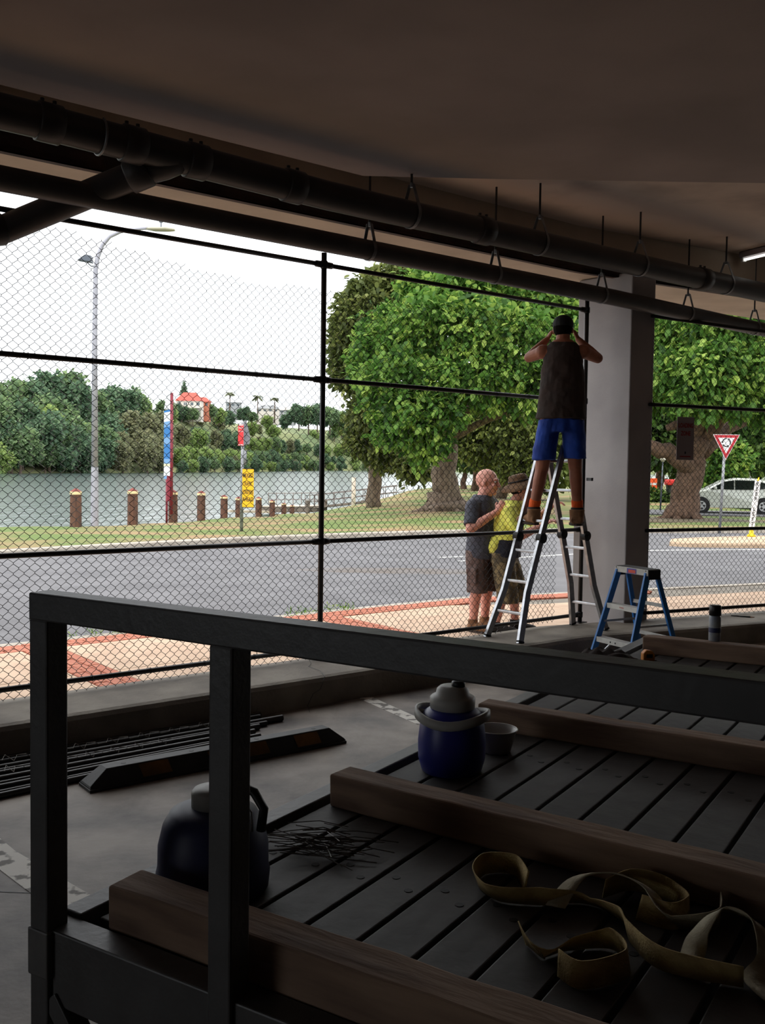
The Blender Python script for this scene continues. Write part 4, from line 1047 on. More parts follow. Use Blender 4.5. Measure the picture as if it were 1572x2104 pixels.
# ---- bald man on the footpath (faces right, a little towards the car park)
w2 = thing('person', 'bald person in charcoal T-shirt and brown cargo shorts behind the fence, hand at chin', 'person', (1.06, 10.30, -0.012), R(0))
F2 = nrm((0.80, -0.60, 0)); S2 = np.array((F2[1], -F2[0], 0)) * 1.0      # S2: to the person's right (towards image left/near)
def q2(r_, f_, z): return S2 * r_ + F2 * f_ + np.array((0, 0, z))
b = MB()
def ring2(z, a, bb, f0=0.0): return (q2(0, f0, z), S2 * a, F2 * bb)
b.loft([ring2(0.78, 0.165, 0.125), ring2(0.90, 0.172, 0.145, 0.015), ring2(1.02, 0.172, 0.160, 0.035), ring2(1.16, 0.176, 0.150, 0.025), ring2(1.28, 0.186, 0.128, 0.01), ring2(1.375, 0.170, 0.10), ring2(1.43, 0.09, 0.068)], 22)
b.cap(q2(0, 0.0, 1.38), q2(0, 0.045, 1.50), 0.080, 0.078)
LG = [(q2(0.10, 0, 0.84), q2(0.125, 0.03, 0.46), q2(0.135, -0.01, 0.09)), (q2(-0.10, 0, 0.84), q2(-0.10, 0.03, 0.46), q2(-0.10, -0.01, 0.09))]
for hp, kn, an in LG:
    b.cap(hp, kn, 0.090, 0.064); m_ = kn * 0.72 + an * 0.28 - F2 * 0.015; b.cap(kn, m_, 0.060, 0.062); b.cap(m_, an, 0.060, 0.041)
RSh, LSh = q2(0.185, 0.0, 1.325), q2(-0.185, 0.0, 1.325)
REl, LEl = q2(0.295, 0.035, 1.10), q2(-0.26, 0.06, 1.10)
RWr, LWr = q2(0.115, 0.255, 1.285), q2(-0.05, 0.25, 1.27)
for s_, e, w in ((RSh, REl, RWr), (LSh, LEl, LWr)):
    b.cap(s_, e, 0.066, 0.052); m_ = e * 0.62 + w * 0.38; b.cap(e, m_, 0.052, 0.049); b.cap(m_, w, 0.048, 0.033)
hand(b, RWr, F2 * 0.25 - S2 * 0.45 + np.array((0, 0, 0.8)), -S2 * 0.8 - F2 * 0.25, 1, 34)
hand(b, LWr, F2 * 0.15 + S2 * 0.45 + np.array((0, 0, 0.8)), S2 * 0.8 - F2 * 0.25, -1, 34)
g, rot = headpts(b, q2(0.0, 0.055, 1.575), nrm((0.93, -0.36, -0.10)), (0.04, 0, 1), 1.20)
body('skin', b, 'skin_pale', w2, 0.0075, 4)
face(g, rot, w2, 1.20)
def ring2s(z, a, bb, f0=0.0): return (q2(0, f0, z), S2 * a, F2 * bb)
t_ = MB().loft([ring2s(0.775, 0.206, 0.174, 0.010), ring2s(0.95, 0.208, 0.184, 0.028), ring2s(1.06, 0.206, 0.184, 0.035), ring2s(1.18, 0.210, 0.172, 0.025), ring2s(1.30, 0.214, 0.152, 0.01), ring2s(1.39, 0.196, 0.124), ring2s(1.445, 0.116, 0.094)], 24)
for s_, e in ((RSh, REl), (LSh, LEl)):
    s_, e = np.array(s_), np.array(e); d = e - s_; sd = nrm(np.cross(d, F2)); 
    t_.loft([(s_ - d * 0.12, sd * 0.082, np.cross(nrm(d), sd) * 0.082), (s_ + d * 0.35, sd * 0.082, np.cross(nrm(d), sd) * 0.080), (s_ + d * 0.86, sd * 0.080, np.cross(nrm(d), sd) * 0.078)], 16)
    t_.cap(s_ - (0, 0, 0.012), s_ + d * 0.2, 0.092, 0.088); t_.cap(s_ * (0.55, 0.55, 1) + (0, 0, 0.012), s_, 0.085, 0.09)
body('t_shirt', t_, 'tee_charcoal', w2, 0.009, 4, 0.018, 0.09)
p_ = MB().loft([ring2s(0.76, 0.186, 0.150), ring2s(0.88, 0.190, 0.156, 0.008), ring2s(0.93, 0.184, 0.150, 0.01)], 22)
for hp, kn, an in LG:
    e = hp + (kn - hp) * 1.10
    p_.loft([(hp + (0, 0, 0.02), S2 * 0.102, F2 * 0.125), ((hp + e) / 2, S2 * 0.108, F2 * 0.122), (e, S2 * 0.100, F2 * 0.112)], 18)
    p_.box(*( (hp * 0.45 + e * 0.55)[:2] + S2[:2] * 0.09 * (1 if hp @ S2 > 0 else -1)), 0.52, 0.06, 0.12, 0.16, math.atan2(F2[1], F2[0]) + math.pi / 2)
body('cargo_shorts', p_, 'shorts_brown', w2, 0.009, 3, 0.022, 0.08)
for hp, kn, an in LG: boot(w2, an * (1, 1, 0) - F2 * 0.01, F2, m='boot_tan', shaft=0.14)

# ---- person in hi-vis shirt and bush hat, leaning towards the column (profile to the right)
w3 = thing('person', 'person in yellow hi-vis shirt, camouflage shorts and brown wide-brimmed hat behind the ladder', 'person', (1.28, 10.19, -0.012), R(0))
F3 = nrm((0.97, -0.24, 0)); S3 = np.array((F3[1], -F3[0], 0))
def q3(r_, f_, z): return S3 * r_ + F3 * f_ + np.array((0, 0, z))
b = MB()
# spine leans forward from the hips
sp_ = [(0.0, 0.76, 0.150, 0.125), (0.0, 0.88, 0.158, 0.130), (0.01, 1.00, 0.160, 0.130), (0.035, 1.13, 0.172, 0.136), (0.055, 1.25, 0.178, 0.124), (0.08, 1.345, 0.15, 0.096), (0.10, 1.395, 0.085, 0.064)]
b.loft([(q3(0, f_, z), S3 * a, F3 * bb) for f_, z, a, bb in sp_], 22)
b.cap(q3(0, 0.09, 1.34), q3(0, 0.15, 1.46), 0.060, 0.058)
LG3 = [(q3(0.095, 0.0, 0.83), q3(0.105, 0.05, 0.46), q3(0.115, -0.06, 0.09)), (q3(-0.095, 0.0, 0.83), q3(-0.10, 0.13, 0.46), q3(-0.11, 0.12, 0.09))]
for hp, kn, an in LG3:
    b.cap(hp, kn, 0.086, 0.060); m_ = kn * 0.72 + an * 0.28 - F3 * 0.02; b.cap(kn, m_, 0.056, 0.058); b.cap(m_, an, 0.056, 0.039)
arms3 = [(q3(0.185, 0.065, 1.285), q3(0.25, 0.20, 1.04), q3(0.20, 0.42, 1.16)), (q3(-0.18, 0.065, 1.285), q3(-0.20, 0.29, 1.17), q3(-0.12, 0.47, 1.33))]
for s_, e, w in arms3:
    b.cap(s_, e, 0.060, 0.046); m_ = e * 0.62 + w * 0.38; b.cap(e, m_, 0.046, 0.043); b.cap(m_, w, 0.042, 0.029)
hand(b, arms3[0][2], F3 * 0.8 + np.array((0, 0, 0.5)), (0.1, 0.3, -1), 1, 30)
hand(b, arms3[1][2], F3 * 0.8 + np.array((0, 0, 0.5)), (0.1, -0.3, -1), -1, 30)
g, rot = headpts(b, q3(0.0, 0.165, 1.525), nrm((0.90, -0.30, 0.18)), nrm((-0.25, 0.0, 1)), 1.02)
body('skin', b, 'skin_pale', w3, 0.0075, 4)
face(g, rot, w3)
h = MB().ell(g(0, -0.028, 0.010), (0.083, 0.096, 0.088), rot); body('hair', h, 'hair_dark', w3, 0.008, 2)
# bush hat: crown and wide drooping brim
hb_ = MB(); nh = 36; rings = []
for rr, dz in ((0.088, 0.060), (0.120, 0.052), (0.155, 0.034), (0.178, 0.012)):
    rings.append([g(0, -0.012, 0.0) + rot[:, 0] * rr * 0.98 * math.cos(2 * math.pi * i / nh) + rot[:, 1] * rr * 1.12 * math.sin(2 * math.pi * i / nh) + rot[:, 2] * (dz - 0.030 * (rr - 0.088) / 0.09 * abs(math.cos(2 * math.pi * i / nh))) for i in range(nh)])
for rr, dz in ((0.180, 0.016), (0.155, 0.040), (0.120, 0.059), (0.094, 0.068), (0.091, 0.110), (0.078, 0.142), (0.040, 0.150), (0.005, 0.146)):
    rings.append([g(0, -0.012, 0.0) + rot[:, 0] * rr * 0.98 * math.cos(2 * math.pi * i / nh) + rot[:, 1] * rr * 1.12 * math.sin(2 * math.pi * i / nh) + rot[:, 2] * (dz - 0.030 * max(0, rr - 0.092) / 0.09 * abs(math.cos(2 * math.pi * i / nh))) for i in range(nh)])
hb_.add([p for r_ in rings for p in r_], [(i * nh + j, i * nh + (j + 1) % nh, (i + 1) * nh + (j + 1) % nh, (i + 1) * nh + j) for i in range(len(rings) - 1) for j in range(nh)] + [tuple((len(rings) - 1) * nh + j for j in range(nh))])
hb_.build('bush_hat', 'hat_brown', w3, smooth=True)
MB().tube([g(0, -0.012, 0.0) + rot[:, 0] * 0.0925 * math.cos(t) + rot[:, 1] * 0.104 * math.sin(t) + rot[:, 2] * 0.078 for t in np.linspace(0, 2 * math.pi, 29)[:-1]], 0.008, 6, closed=True).build('hat_band', 'boot_dark', w3, smooth=True)
up_ = MB().loft([(q3(0, f_, z), S3 * (a + 0.024), F3 * (bb + 0.026)) for f_, z, a, bb in [(0.035, 0.985, 0.162, 0.132)] + sp_[3:]], 24)
for s_, e, w in arms3:
    d = e - s_; sd = nrm(np.cross(d, F3)); k_ = np.cross(nrm(d), sd)
    up_.loft([(s_ - d * 0.12, sd * 0.080, k_ * 0.080), (s_ + d * 0.5, sd * 0.074, k_ * 0.072), (s_ + d * 1.0, sd * 0.064, k_ * 0.064), (e + (w - e) * 0.25, sd * 0.058, k_ * 0.060)], 16)
body('hivis_shirt', up_, 'hivis', w3, 0.009, 4, 0.020, 0.09)
lo_ = MB().loft([(q3(0, f_, z), S3 * a, F3 * bb) for f_, z, a, bb in ((0.012, 0.80, 0.190, 0.166), (0.015, 0.88, 0.190, 0.166), (0.04, 1.0, 0.183, 0.157))], 24)
body('shirt_hem', lo_, 'navy', w3, 0.009, 3, 0.014, 0.09)
_tail = MB().loft([(q3(0.05, -0.075, 0.84), S3 * 0.10, F3 * 0.085), (q3(0.05, -0.075, 0.92), S3 * 0.13, F3 * 0.10), (q3(0.03, -0.03, 1.02), S3 * 0.14, F3 * 0.12)], 16)
body('shirt_tail', MB().add(_tail.v, _tail.f), 'hivis', w3, 0.009, 4, 0.02, 0.06)
p_ = MB().loft([(q3(0, 0.0, 0.74), S3 * 0.174, F3 * 0.145), (q3(0, 0.005, 0.86), S3 * 0.176, F3 * 0.150), (q3(0, 0.01, 0.90), S3 * 0.17, F3 * 0.145)], 22)
for hp, kn, an in LG3:
    e = hp + (kn - hp) * 1.36
    p_.loft([(hp + (0, 0, 0.02), S3 * 0.098, F3 * 0.124), ((hp + e) / 2, S3 * 0.104, F3 * 0.120), (e, S3 * 0.098, F3 * 0.110)], 18)
body('camo_shorts', p_, 'camo', w3, 0.009, 3, 0.020, 0.08)
for hp, kn, an in LG3: boot(w3, an * (1, 1, 0) - F3 * 0.01, F3, m='boot_dark', shaft=0.13)

# ================================================================== TREES
def at(px, py, d):
    """view measurement -> place in the world at distance d"""
    return np.array(((px - 786) / 2000 * d, d, 1.72 + (958 + 0.0137 * (px - 786) - py) / 2000 * d))
def foliage(name, blobs, n, size, m, par, seed=1, clus=9, droop=0.5, world=True, kind='stuff', fill=0.35, aspect=0.6, hexa=True):
    g_ = np.random.default_rng(seed)
    C = np.array([b[0] for b in blobs]); Rr = np.array([b[1] for b in blobs], float)
    if Rr.ndim == 1: Rr = np.repeat(Rr[:, None], 3, 1)
    wgt = (Rr[:, 0] * Rr[:, 2]); wgt = wgt / wgt.sum()
    nc = n // clus
    bi = g_.choice(len(C), nc, p=wgt)
    dirs = g_.normal(size=(nc, 3)); dirs /= np.linalg.norm(dirs, axis=1)[:, None]
    rad = np.where(g_.random(nc) < fill, g_.uniform(0.35, 0.9, nc), g_.uniform(0.86, 1.06, nc))
    cc = C[bi] + dirs * Rr[bi] * rad[:, None]
    ct = np.clip(g_.normal(0.5, 0.24, nc), 0, 1)
    P_ = np.repeat(cc, clus, 0); Dd = np.repeat(dirs, clus, 0); T_ = np.clip(np.repeat(ct, clus) + g_.normal(0, 0.13, nc * clus), 0, 1)
    k = len(P_)
    P_ = P_ + g_.normal(0, 0.55 * size, (k, 3))
    d = Dd * 0.7 + g_.normal(0, 0.6, (k, 3)) + np.array((0, 0, -droop)); d /= np.linalg.norm(d, axis=1)[:, None]
    r_ = g_.normal(size=(k, 3)) * 0.6 + np.array((0, 0, 1.0)); s_ = np.cross(d, r_); s_ /= np.linalg.norm(s_, axis=1)[:, None] + 1e-9
    nn = np.cross(s_, d); L = size * g_.uniform(0.7, 1.3, k)[:, None]
    if hexa:
        w_ = L * aspect * 0.5
        vv = [P_, P_ + d * L * 0.28 + s_ * w_ * 0.92 + nn * L * 0.06, P_ + d * L * 0.68 + s_ * w_ * 0.85 + nn * L * 0.02, P_ + d * L - nn * L * 0.14, P_ + d * L * 0.68 - s_ * w_ * 0.85 + nn * L * 0.02, P_ + d * L * 0.28 - s_ * w_ * 0.92 + nn * L * 0.06]
    else:
        vv = [P_, P_ + d * L * 0.5 + s_ * L * aspect * 0.5 + nn * L * 0.08, P_ + d * L - nn * L * 0.12, P_ + d * L * 0.5 - s_ * L * aspect * 0.5 + nn * L * 0.08]
    nv_ = len(vv)
    V = np.stack(vv, 1).reshape(-1, 3)
    if world and par is not None:
        im = np.array(wmat(par).inverted()); V = V @ im[:3, :3].T + im[:3, 3]
    me = bpy.data.meshes.new(name)
    me.vertices.add(len(V)); me.vertices.foreach_set('co', V.ravel().astype(np.float32))
    me.loops.add(nv_ * k); me.loops.foreach_set('vertex_index', np.arange(nv_ * k, dtype=np.int32))
    me.polygons.add(k); me.polygons.foreach_set('loop_start', np.arange(0, nv_ * k, nv_, dtype=np.int32)); me.polygons.foreach_set('loop_total', np.full(k, nv_, dtype=np.int32))
    me.update(calc_edges=True)
    a = me.attributes.new('tint', 'FLOAT', 'FACE'); a.data.foreach_set('value', T_.astype(np.float32))
    me.materials.append(m)
    o = bpy.data.objects.new(name, me); col.objects.link(o)
    if par is not None: o.parent = par
    if kind: o['kind'] = kind
    return o
def wood(pts, r, m, par, name='branch', n=10):
    pts = np.array(pts, float)
    # gentle subdivision so limbs are not ruler-straight
    q, rr = [pts[0]], [r[0]]
    g_ = np.random.default_rng(int(abs(pts[0][0]) * 97) % 1000)
    for i in range(len(pts) - 1):
        for t in (0.33, 0.66, 1.0):
            p = pts[i] * (1 - t) + pts[i + 1] * t
            if t < 1: p = p + g_.normal(0, r[i] * 0.18, 3)
            q.append(p); rr.append(r[i] * (1 - t) + r[i + 1] * t)
    return MB().tube(q, rr, n).build(name, m, par, smooth=True, world=True)
def blobs_px(lst): return [(at(x, y, d), np.array((1.0, 1.0, 0.9)) * r * d / 2000) for x, y, r, d in lst]

g0 = gz(2.73, 41.7)
t1 = thing('broadleaf_tree', 'big bright green broadleaf tree with thick grey trunk across the road, left of the column', 'tree', (2.73, 41.7, g0))
base = np.array((2.73, 41.7, g0))
wood([base + (0, 0, -0.2), base + (-0.02, 0, 0.35), base + (-0.05, 0, 1.0), at(912, 960, 41.7), at(916, 905, 41.7)], [1.05, 0.74, 0.58, 0.50, 0.46], 'bark_grey', t1, 'trunk', 16)
for i, (dx, dy) in enumerate(((-1.35, -0.2), (-0.7, -0.9), (0.5, -1.0), (1.35, -0.3), (0.9, 0.8))):
    wood([base + (dx * 0.35, dy * 0.35, 0.34), base + (dx * 0.7, dy * 0.7, 0.06), base + (dx * 1.25, dy * 1.25, -0.12)], [0.26, 0.16, 0.05], 'bark_grey', t1, 'root')
f0 = at(916, 905, 41.7)
for tip, r in (((at(850, 820, 39), 0.24)), (at(790, 770, 41), 0.22), (at(960, 760, 39), 0.28), (at(1060, 740, 40), 0.24), (at(1120, 830, 39), 0.18), (at(920, 640, 42), 0.22), (at(1040, 640, 42), 0.18)):
    mid = f0 * 0.55 + tip * 0.45 + np.array((0, 0, 0.25)); wood([f0, mid, tip], [r, r * 0.75, r * 0.3], 'bark_grey', t1)
T1 = [(870, 600, 55, 43), (955, 605, 75, 41), (1060, 625, 80, 41), (1150, 650, 70, 40), (1010, 585, 50, 42), (1120, 610, 55, 42), (800, 690, 66, 42), (880, 680, 80, 39.5), (970, 690, 80, 38.5), (1060, 715, 80, 38), (1150, 735, 70, 38), (765, 745, 50, 41),
      (830, 775, 66, 38.5), (905, 790, 55, 37.5), (995, 780, 62, 37.5), (1085, 790, 66, 37.5), (1160, 815, 60, 38), (845, 860, 62, 37.5), (800, 840, 50, 38.5), (880, 905, 36, 37.5), (775, 790, 42, 39), (915, 850, 34, 37), (870, 930, 22, 37.5), (790, 895, 22, 38), (1230, 700, 80, 40), (1240, 800, 70, 40), (1205, 600, 50, 43)]
foliage('foliage', blobs_px(T1), 38000, 0.30, L_['big'], t1, 3, 10, 0.55)

g0 = gz(11.25, 36.6); base = np.array((11.25, 36.6, g0))
t2 = thing('broadleaf_tree', 'leaning brown-trunked broadleaf tree beyond the traffic island, right of the column', 'tree', tuple(base))
wood([base + (-0.1, 0, -0.2), base + (0.0, 0, 0.3), at(1406, 1010, 36.6), at(1420, 950, 36.6), at(1434, 900, 36.4)], [0.74, 0.60, 0.50, 0.50, 0.44], 'bark_brown', t2, 'trunk', 16)
for dx, dy in ((-1.3, -0.2), (-0.6, -0.9), (0.8, -0.8), (1.3, 0.1)):
    wood([base + (dx * 0.25, dy * 0.25, 0.3), base + (dx * 0.55, dy * 0.55, 0.04), base + (dx * 0.9, dy * 0.9, -0.10)], [0.22, 0.13, 0.05], 'bark_brown', t2, 'root')
f0 = at(1432, 920, 36.5)
for pts, r in (([at(1415, 965, 36.4), at(1380, 935, 36), at(1345, 922, 35.6), at(1300, 900, 35.5)], (0.36, 0.32, 0.27, 0.15)), ([f0, at(1470, 865, 36), at(1520, 810, 35)], (0.34, 0.26, 0.1)), ([f0, at(1420, 850, 36), at(1400, 760, 36)], (0.36, 0.28, 0.12)),
               ([at(1440, 930, 36.6), at(1490, 880, 38), at(1560, 850, 39), at(1640, 800, 40)], (0.30, 0.24, 0.2, 0.1)), ([at(1365, 880, 36), at(1395, 870, 36), f0], (0.12, 0.2, 0.24))):
    wood(pts, r, 'bark_brown', t2)
T2 = [(1390, 700, 66, 36.5), (1480, 690, 80, 35), (1560, 715, 80, 36), (1375, 765, 50, 35), (1450, 770, 66, 34), (1540, 775, 66, 34), (1400, 825, 28, 34), (1500, 815, 40, 33.5), (1570, 825, 42, 34), (1630, 760, 90, 36), (1350, 720, 50, 37), (1430, 650, 40, 38), (1340, 800, 46, 38), (1455, 830, 24, 33.5)]
foliage('foliage', blobs_px(T2), 24000, 0.30, L_['big'], t2, 5, 10, 0.75)

def simple_tree(name, label, px, py, d, tr, blobs, n, size, lk, bark, seed, group=None, lean=0.0):
    b0 = at(px, py, d); zg = gz(b0[0], b0[1]) if d < 130 else b0[2]
    b0[2] = zg
    t = thing(name, label, 'tree', tuple(b0), 0, group)
    bl = blobs_px(blobs); top = np.mean([b[0] for b in bl], axis=0)
    wood([b0 + (0, 0, -0.4), b0 * 0.7 + top * 0.3 + (lean, 0, 0), top], [tr, tr * 0.75, tr * 0.35], bark, t, 'trunk')
    for b in bl[:4]: wood([b0 * 0.6 + top * 0.4, b[0]], [tr * 0.5, tr * 0.15], bark, t)
    foliage('foliage', bl, n, size, L_[lk], t, seed, 8, 0.4)
    return t
simple_tree('olive_tree', 'olive-green fine-leaved tree behind the left side of the big tree', 770, 1046, 52, 0.45, [(745, 640, 50, 52), (720, 700, 40, 51), (708, 660, 26, 51), (790, 592, 44, 53), (830, 575, 40, 53), (722, 770, 36, 51), (765, 850, 46, 50), (745, 905, 30, 50), (800, 930, 36, 50), (850, 955, 30, 49), (700, 740, 22, 51), (735, 590, 18, 52)], 15000, 0.34, 'olive', 'bark_grey', 21)
simple_tree('olive_tree', 'drooping olive tree behind the bald person and the hat', 1020, 1020, 60, 0.5, [(1010, 870, 70, 58), (1090, 890, 80, 57), (1160, 870, 60, 58), (1060, 950, 46, 57), (1130, 955, 56, 56), (950, 890, 50, 59), (985, 925, 36, 58), (1180, 930, 40, 57), (1100, 975, 26, 56)], 18000, 0.32, 'olive2', 'bark_grey', 22)
simple_tree('dark_tree', 'dark evergreen tree close behind the big trunk', 975, 1022, 78, 0.4, [(940, 850, 60, 74), (990, 830, 60, 74), (930, 915, 40, 74), (1010, 895, 50, 75), (1060, 840, 50, 76)], 9000, 0.5, 'dark', 'bark_brown', 23)
simple_tree('dark_tree', 'slender-trunked shade tree right of the big trunk near the water', 952, 1018, 84, 0.30, [(960, 925, 34, 84), (925, 930, 28, 84), (990, 930, 32, 84), (960, 895, 40, 85)], 5000, 0.5, 'dark', 'bark_brown', 24)
simple_tree('dark_tree', 'shaded tree with reddish trunk behind the parked car', 1560, 1010, 58, 0.55, [(1510, 880, 70, 58), (1575, 900, 70, 58), (1480, 850, 60, 60), (1620, 860, 80, 58), (1540, 930, 40, 56)], 13000, 0.42, 'dark', 'bark_brown', 25, lean=0.4)
simple_tree('dark_tree', 'dark leafy tree seen between the column and the leaning trunk', 1352, 1010, 66, 0.4, [(1350, 880, 60, 64), (1390, 850, 60, 64), (1310, 850, 60, 64), (1360, 930, 28, 63), (1400, 960, 24, 64)], 9000, 0.45, 'dark', 'bark_brown', 26)
sh_ = thing('shrub', 'bright green shrub behind the give way sign post', 'shrub', (*at(1490, 1000, 52)[:2], gz(*at(1490, 1000, 52)[:2])))
foliage('foliage', blobs_px([(1482, 965, 26, 52), (1510, 945, 26, 52), (1465, 985, 22, 52), (1500, 925, 18, 52), (1475, 930, 20, 52)]), 3600, 0.34, L_['big'], sh_, 31, 8, 0.2)
wood([np.array(sh_.location) + (0, 0, -0.1), at(1490, 975, 52), at(1500, 935, 52)], [0.09, 0.06, 0.03], 'bark_brown', sh_, 'stem')
sh_ = thing('shrub', 'low green shrub below the orange barriers', 'shrub', (*at(1352, 1028, 56)[:2], gz(*at(1352, 1028, 56)[:2])))
foliage('foliage', blobs_px([(1345, 1026, 16, 56), (1362, 1030, 14, 56), (1335, 1032, 12, 56)]), 1500, 0.25, L_['dark'], sh_, 32, 8, 0.1)

# ---- far bank: individual trees sharing a few crowns
def far_kind(lk, seed, tall, lab):
    t = thing('far_tree', lab, 'tree', (0, 0, 0), 0, 'trees on the far river bank')
    g_ = np.random.default_rng(seed); bl = []
    H = 11 * tall
    for i in range(11):
        z = H * (0.13 + 0.75 * g_.random()); w = (4.6 if tall <= 1 else 3.6) * (1 - abs(z / H - 0.5) * 0.9)
        a = g_.uniform(0, 6.28); q = g_.uniform(0.2, 0.8) * w
        bl.append(((q * math.cos(a), q * math.sin(a), z), (w * g_.uniform(0.42, 0.62),) * 2 + (w * g_.uniform(0.36, 0.5),)))
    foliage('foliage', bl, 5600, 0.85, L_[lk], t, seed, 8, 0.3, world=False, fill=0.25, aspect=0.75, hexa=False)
    MB().tube([(0, 0, -2), (0.2, 0, H * 0.3), (0, 0.2, H * 0.7)], [0.35, 0.28, 0.12], 7).build('trunk', 'bark_grey', t, smooth=True)
    return t
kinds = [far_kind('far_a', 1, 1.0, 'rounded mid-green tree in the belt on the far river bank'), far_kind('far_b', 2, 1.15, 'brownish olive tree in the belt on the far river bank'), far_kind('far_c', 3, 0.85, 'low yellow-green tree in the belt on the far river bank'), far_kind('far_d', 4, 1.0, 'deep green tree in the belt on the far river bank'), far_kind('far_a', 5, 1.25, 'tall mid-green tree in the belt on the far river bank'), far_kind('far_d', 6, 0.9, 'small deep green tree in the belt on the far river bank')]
used = set(); g_ = np.random.default_rng(77)
def put_far(x, y, z, k, s):
    if k in used: return dup(kinds[k], (x, y, z), g_.uniform(0, 6.28), sc=(s, s, s))
    used.add(k); o = kinds[k]; o.location = (x, y, z); o.scale = (s, s, s); return o
def keep(p, top):       # leave the house sites on the ridge clear
    px = 786 + 2000 * p[0] / p[1]; return not (-90 < px < 1250) 
s0 = 150
cnt = 0
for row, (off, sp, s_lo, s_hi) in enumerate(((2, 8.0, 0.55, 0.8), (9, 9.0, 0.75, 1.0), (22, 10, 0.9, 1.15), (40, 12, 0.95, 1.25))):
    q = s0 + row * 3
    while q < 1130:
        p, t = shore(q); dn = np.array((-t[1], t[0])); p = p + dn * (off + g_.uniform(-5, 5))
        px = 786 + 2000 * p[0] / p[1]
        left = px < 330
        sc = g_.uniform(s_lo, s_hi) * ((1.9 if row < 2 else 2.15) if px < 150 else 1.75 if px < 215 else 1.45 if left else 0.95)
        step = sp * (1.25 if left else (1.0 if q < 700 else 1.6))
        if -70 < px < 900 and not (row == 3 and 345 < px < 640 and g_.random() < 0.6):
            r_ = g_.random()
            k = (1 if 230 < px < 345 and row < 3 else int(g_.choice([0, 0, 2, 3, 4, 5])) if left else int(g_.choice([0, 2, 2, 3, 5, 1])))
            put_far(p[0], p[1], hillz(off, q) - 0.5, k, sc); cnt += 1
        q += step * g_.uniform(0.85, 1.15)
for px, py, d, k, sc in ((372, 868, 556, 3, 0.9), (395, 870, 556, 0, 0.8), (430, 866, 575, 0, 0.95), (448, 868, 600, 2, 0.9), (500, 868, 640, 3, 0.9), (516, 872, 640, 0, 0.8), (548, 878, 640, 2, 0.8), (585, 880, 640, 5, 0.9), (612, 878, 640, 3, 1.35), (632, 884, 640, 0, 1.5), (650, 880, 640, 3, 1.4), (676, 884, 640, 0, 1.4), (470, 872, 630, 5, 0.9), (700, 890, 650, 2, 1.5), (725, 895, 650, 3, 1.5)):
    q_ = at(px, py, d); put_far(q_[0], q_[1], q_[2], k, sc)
# ridge: conifer, palms, houses
def house(name, label, px0, px1, py_b, py_e, py_r, d, wall, roof, nwin, deck=False):
    a, b = at(px0, py_b, d), at(px1, py_b, d); W = b[0] - a[0]; he = (py_b - py_e) / 2000 * d; hr = (py_e - py_r) / 2000 * d; D_p = max(6.0, W * 0.5)
    t = thing(name, label, 'house', ((a[0] + b[0]) / 2, d + D_p / 2, a[2]))
    MB().box(0, 0, -8, W, D_p, he + 8).build('wall', wall, t)
    o_ = 0.6
    if roof: MB().add([(-W / 2 - o_, -D_p / 2 - o_, he), (W / 2 + o_, -D_p / 2 - o_, he), (W / 2 + o_, D_p / 2 + o_, he), (-W / 2 - o_, D_p / 2 + o_, he), (-W / 4, 0, he + hr), (W / 4, 0, he + hr)], [(3, 2, 1, 0), (0, 1, 5, 4), (2, 3, 4, 5), (1, 2, 5), (3, 0, 4)]).build('roof', roof, t)
    else: MB().box(0, 0, he, W + 1, D_p + 1, 0.4).build('roof', 'house_grey', t)
    for i in range(nwin):
        x = -W / 2 + W * (i + 0.5) / nwin
        MB().box(x, -D_p / 2 - 0.03, he * 0.35, W / nwin * 0.5, 0.1, he * 0.42).build('window', 'house_window', t)
    if deck:
        MB().box(0, -D_p / 2 - 1.2, -0.3, W, 2.4, 0.3).build('balcony', 'house_cream', t)
        for i in range(6): MB().box(-W / 2 + W * i / 5, -D_p / 2 - 2.3, 0, 0.2, 0.2, he).build('veranda_post', 'house_cream', t)
        for i in range(5): MB().box(-W / 2 + W * (0.3 + i * 0.1), -D_p / 2 - 2.2, -7.5, 0.3, 0.3, 7.2).build('stilt', 'house_cream', t)
    return t
house('house', 'red-roofed cream house with veranda on the far ridge behind the banner', 360, 412, 838, 824, 806, 560, 'house_cream', 'house_red', 4, True)
house('house', 'brick-red house wing with pink roof right of the ridge conifer', 396, 428, 838, 826, 816, 570, 'house_brick', 'house_red', 3)
house('house', 'grey flat house on the ridge between the palms', 462, 492, 838, 828, 822, 640, 'house_grey', None, 3)
house('house', 'pale house with dark windows below the palm clump on the ridge', 526, 570, 848, 840, 832, 660, 'house_cream', 'house_grey', 4)
house('house', 'grey-white house at the right end of the ridge', 572, 604, 850, 843, 837, 680, 'house_grey', 'house_cream', 3)
cf = at(377, 822, 575); cf[2] -= 3
ct = thing('conifer', 'dark pointed conifer behind the red roof on the ridge', 'tree', tuple(cf))
bl = [((0, 0, 2 + i * 1.25), (3.3 - i * 0.30, 3.3 - i * 0.30, 0.9)) for i in range(10)]
foliage('foliage', bl, 2400, 0.7, L_['far_d'], ct, 9, 6, 0.6, world=False); MB().tube([(0, 0, -6), (0, 0, 14)], [0.4, 0.1], 7).build('trunk', 'bark_grey', ct)
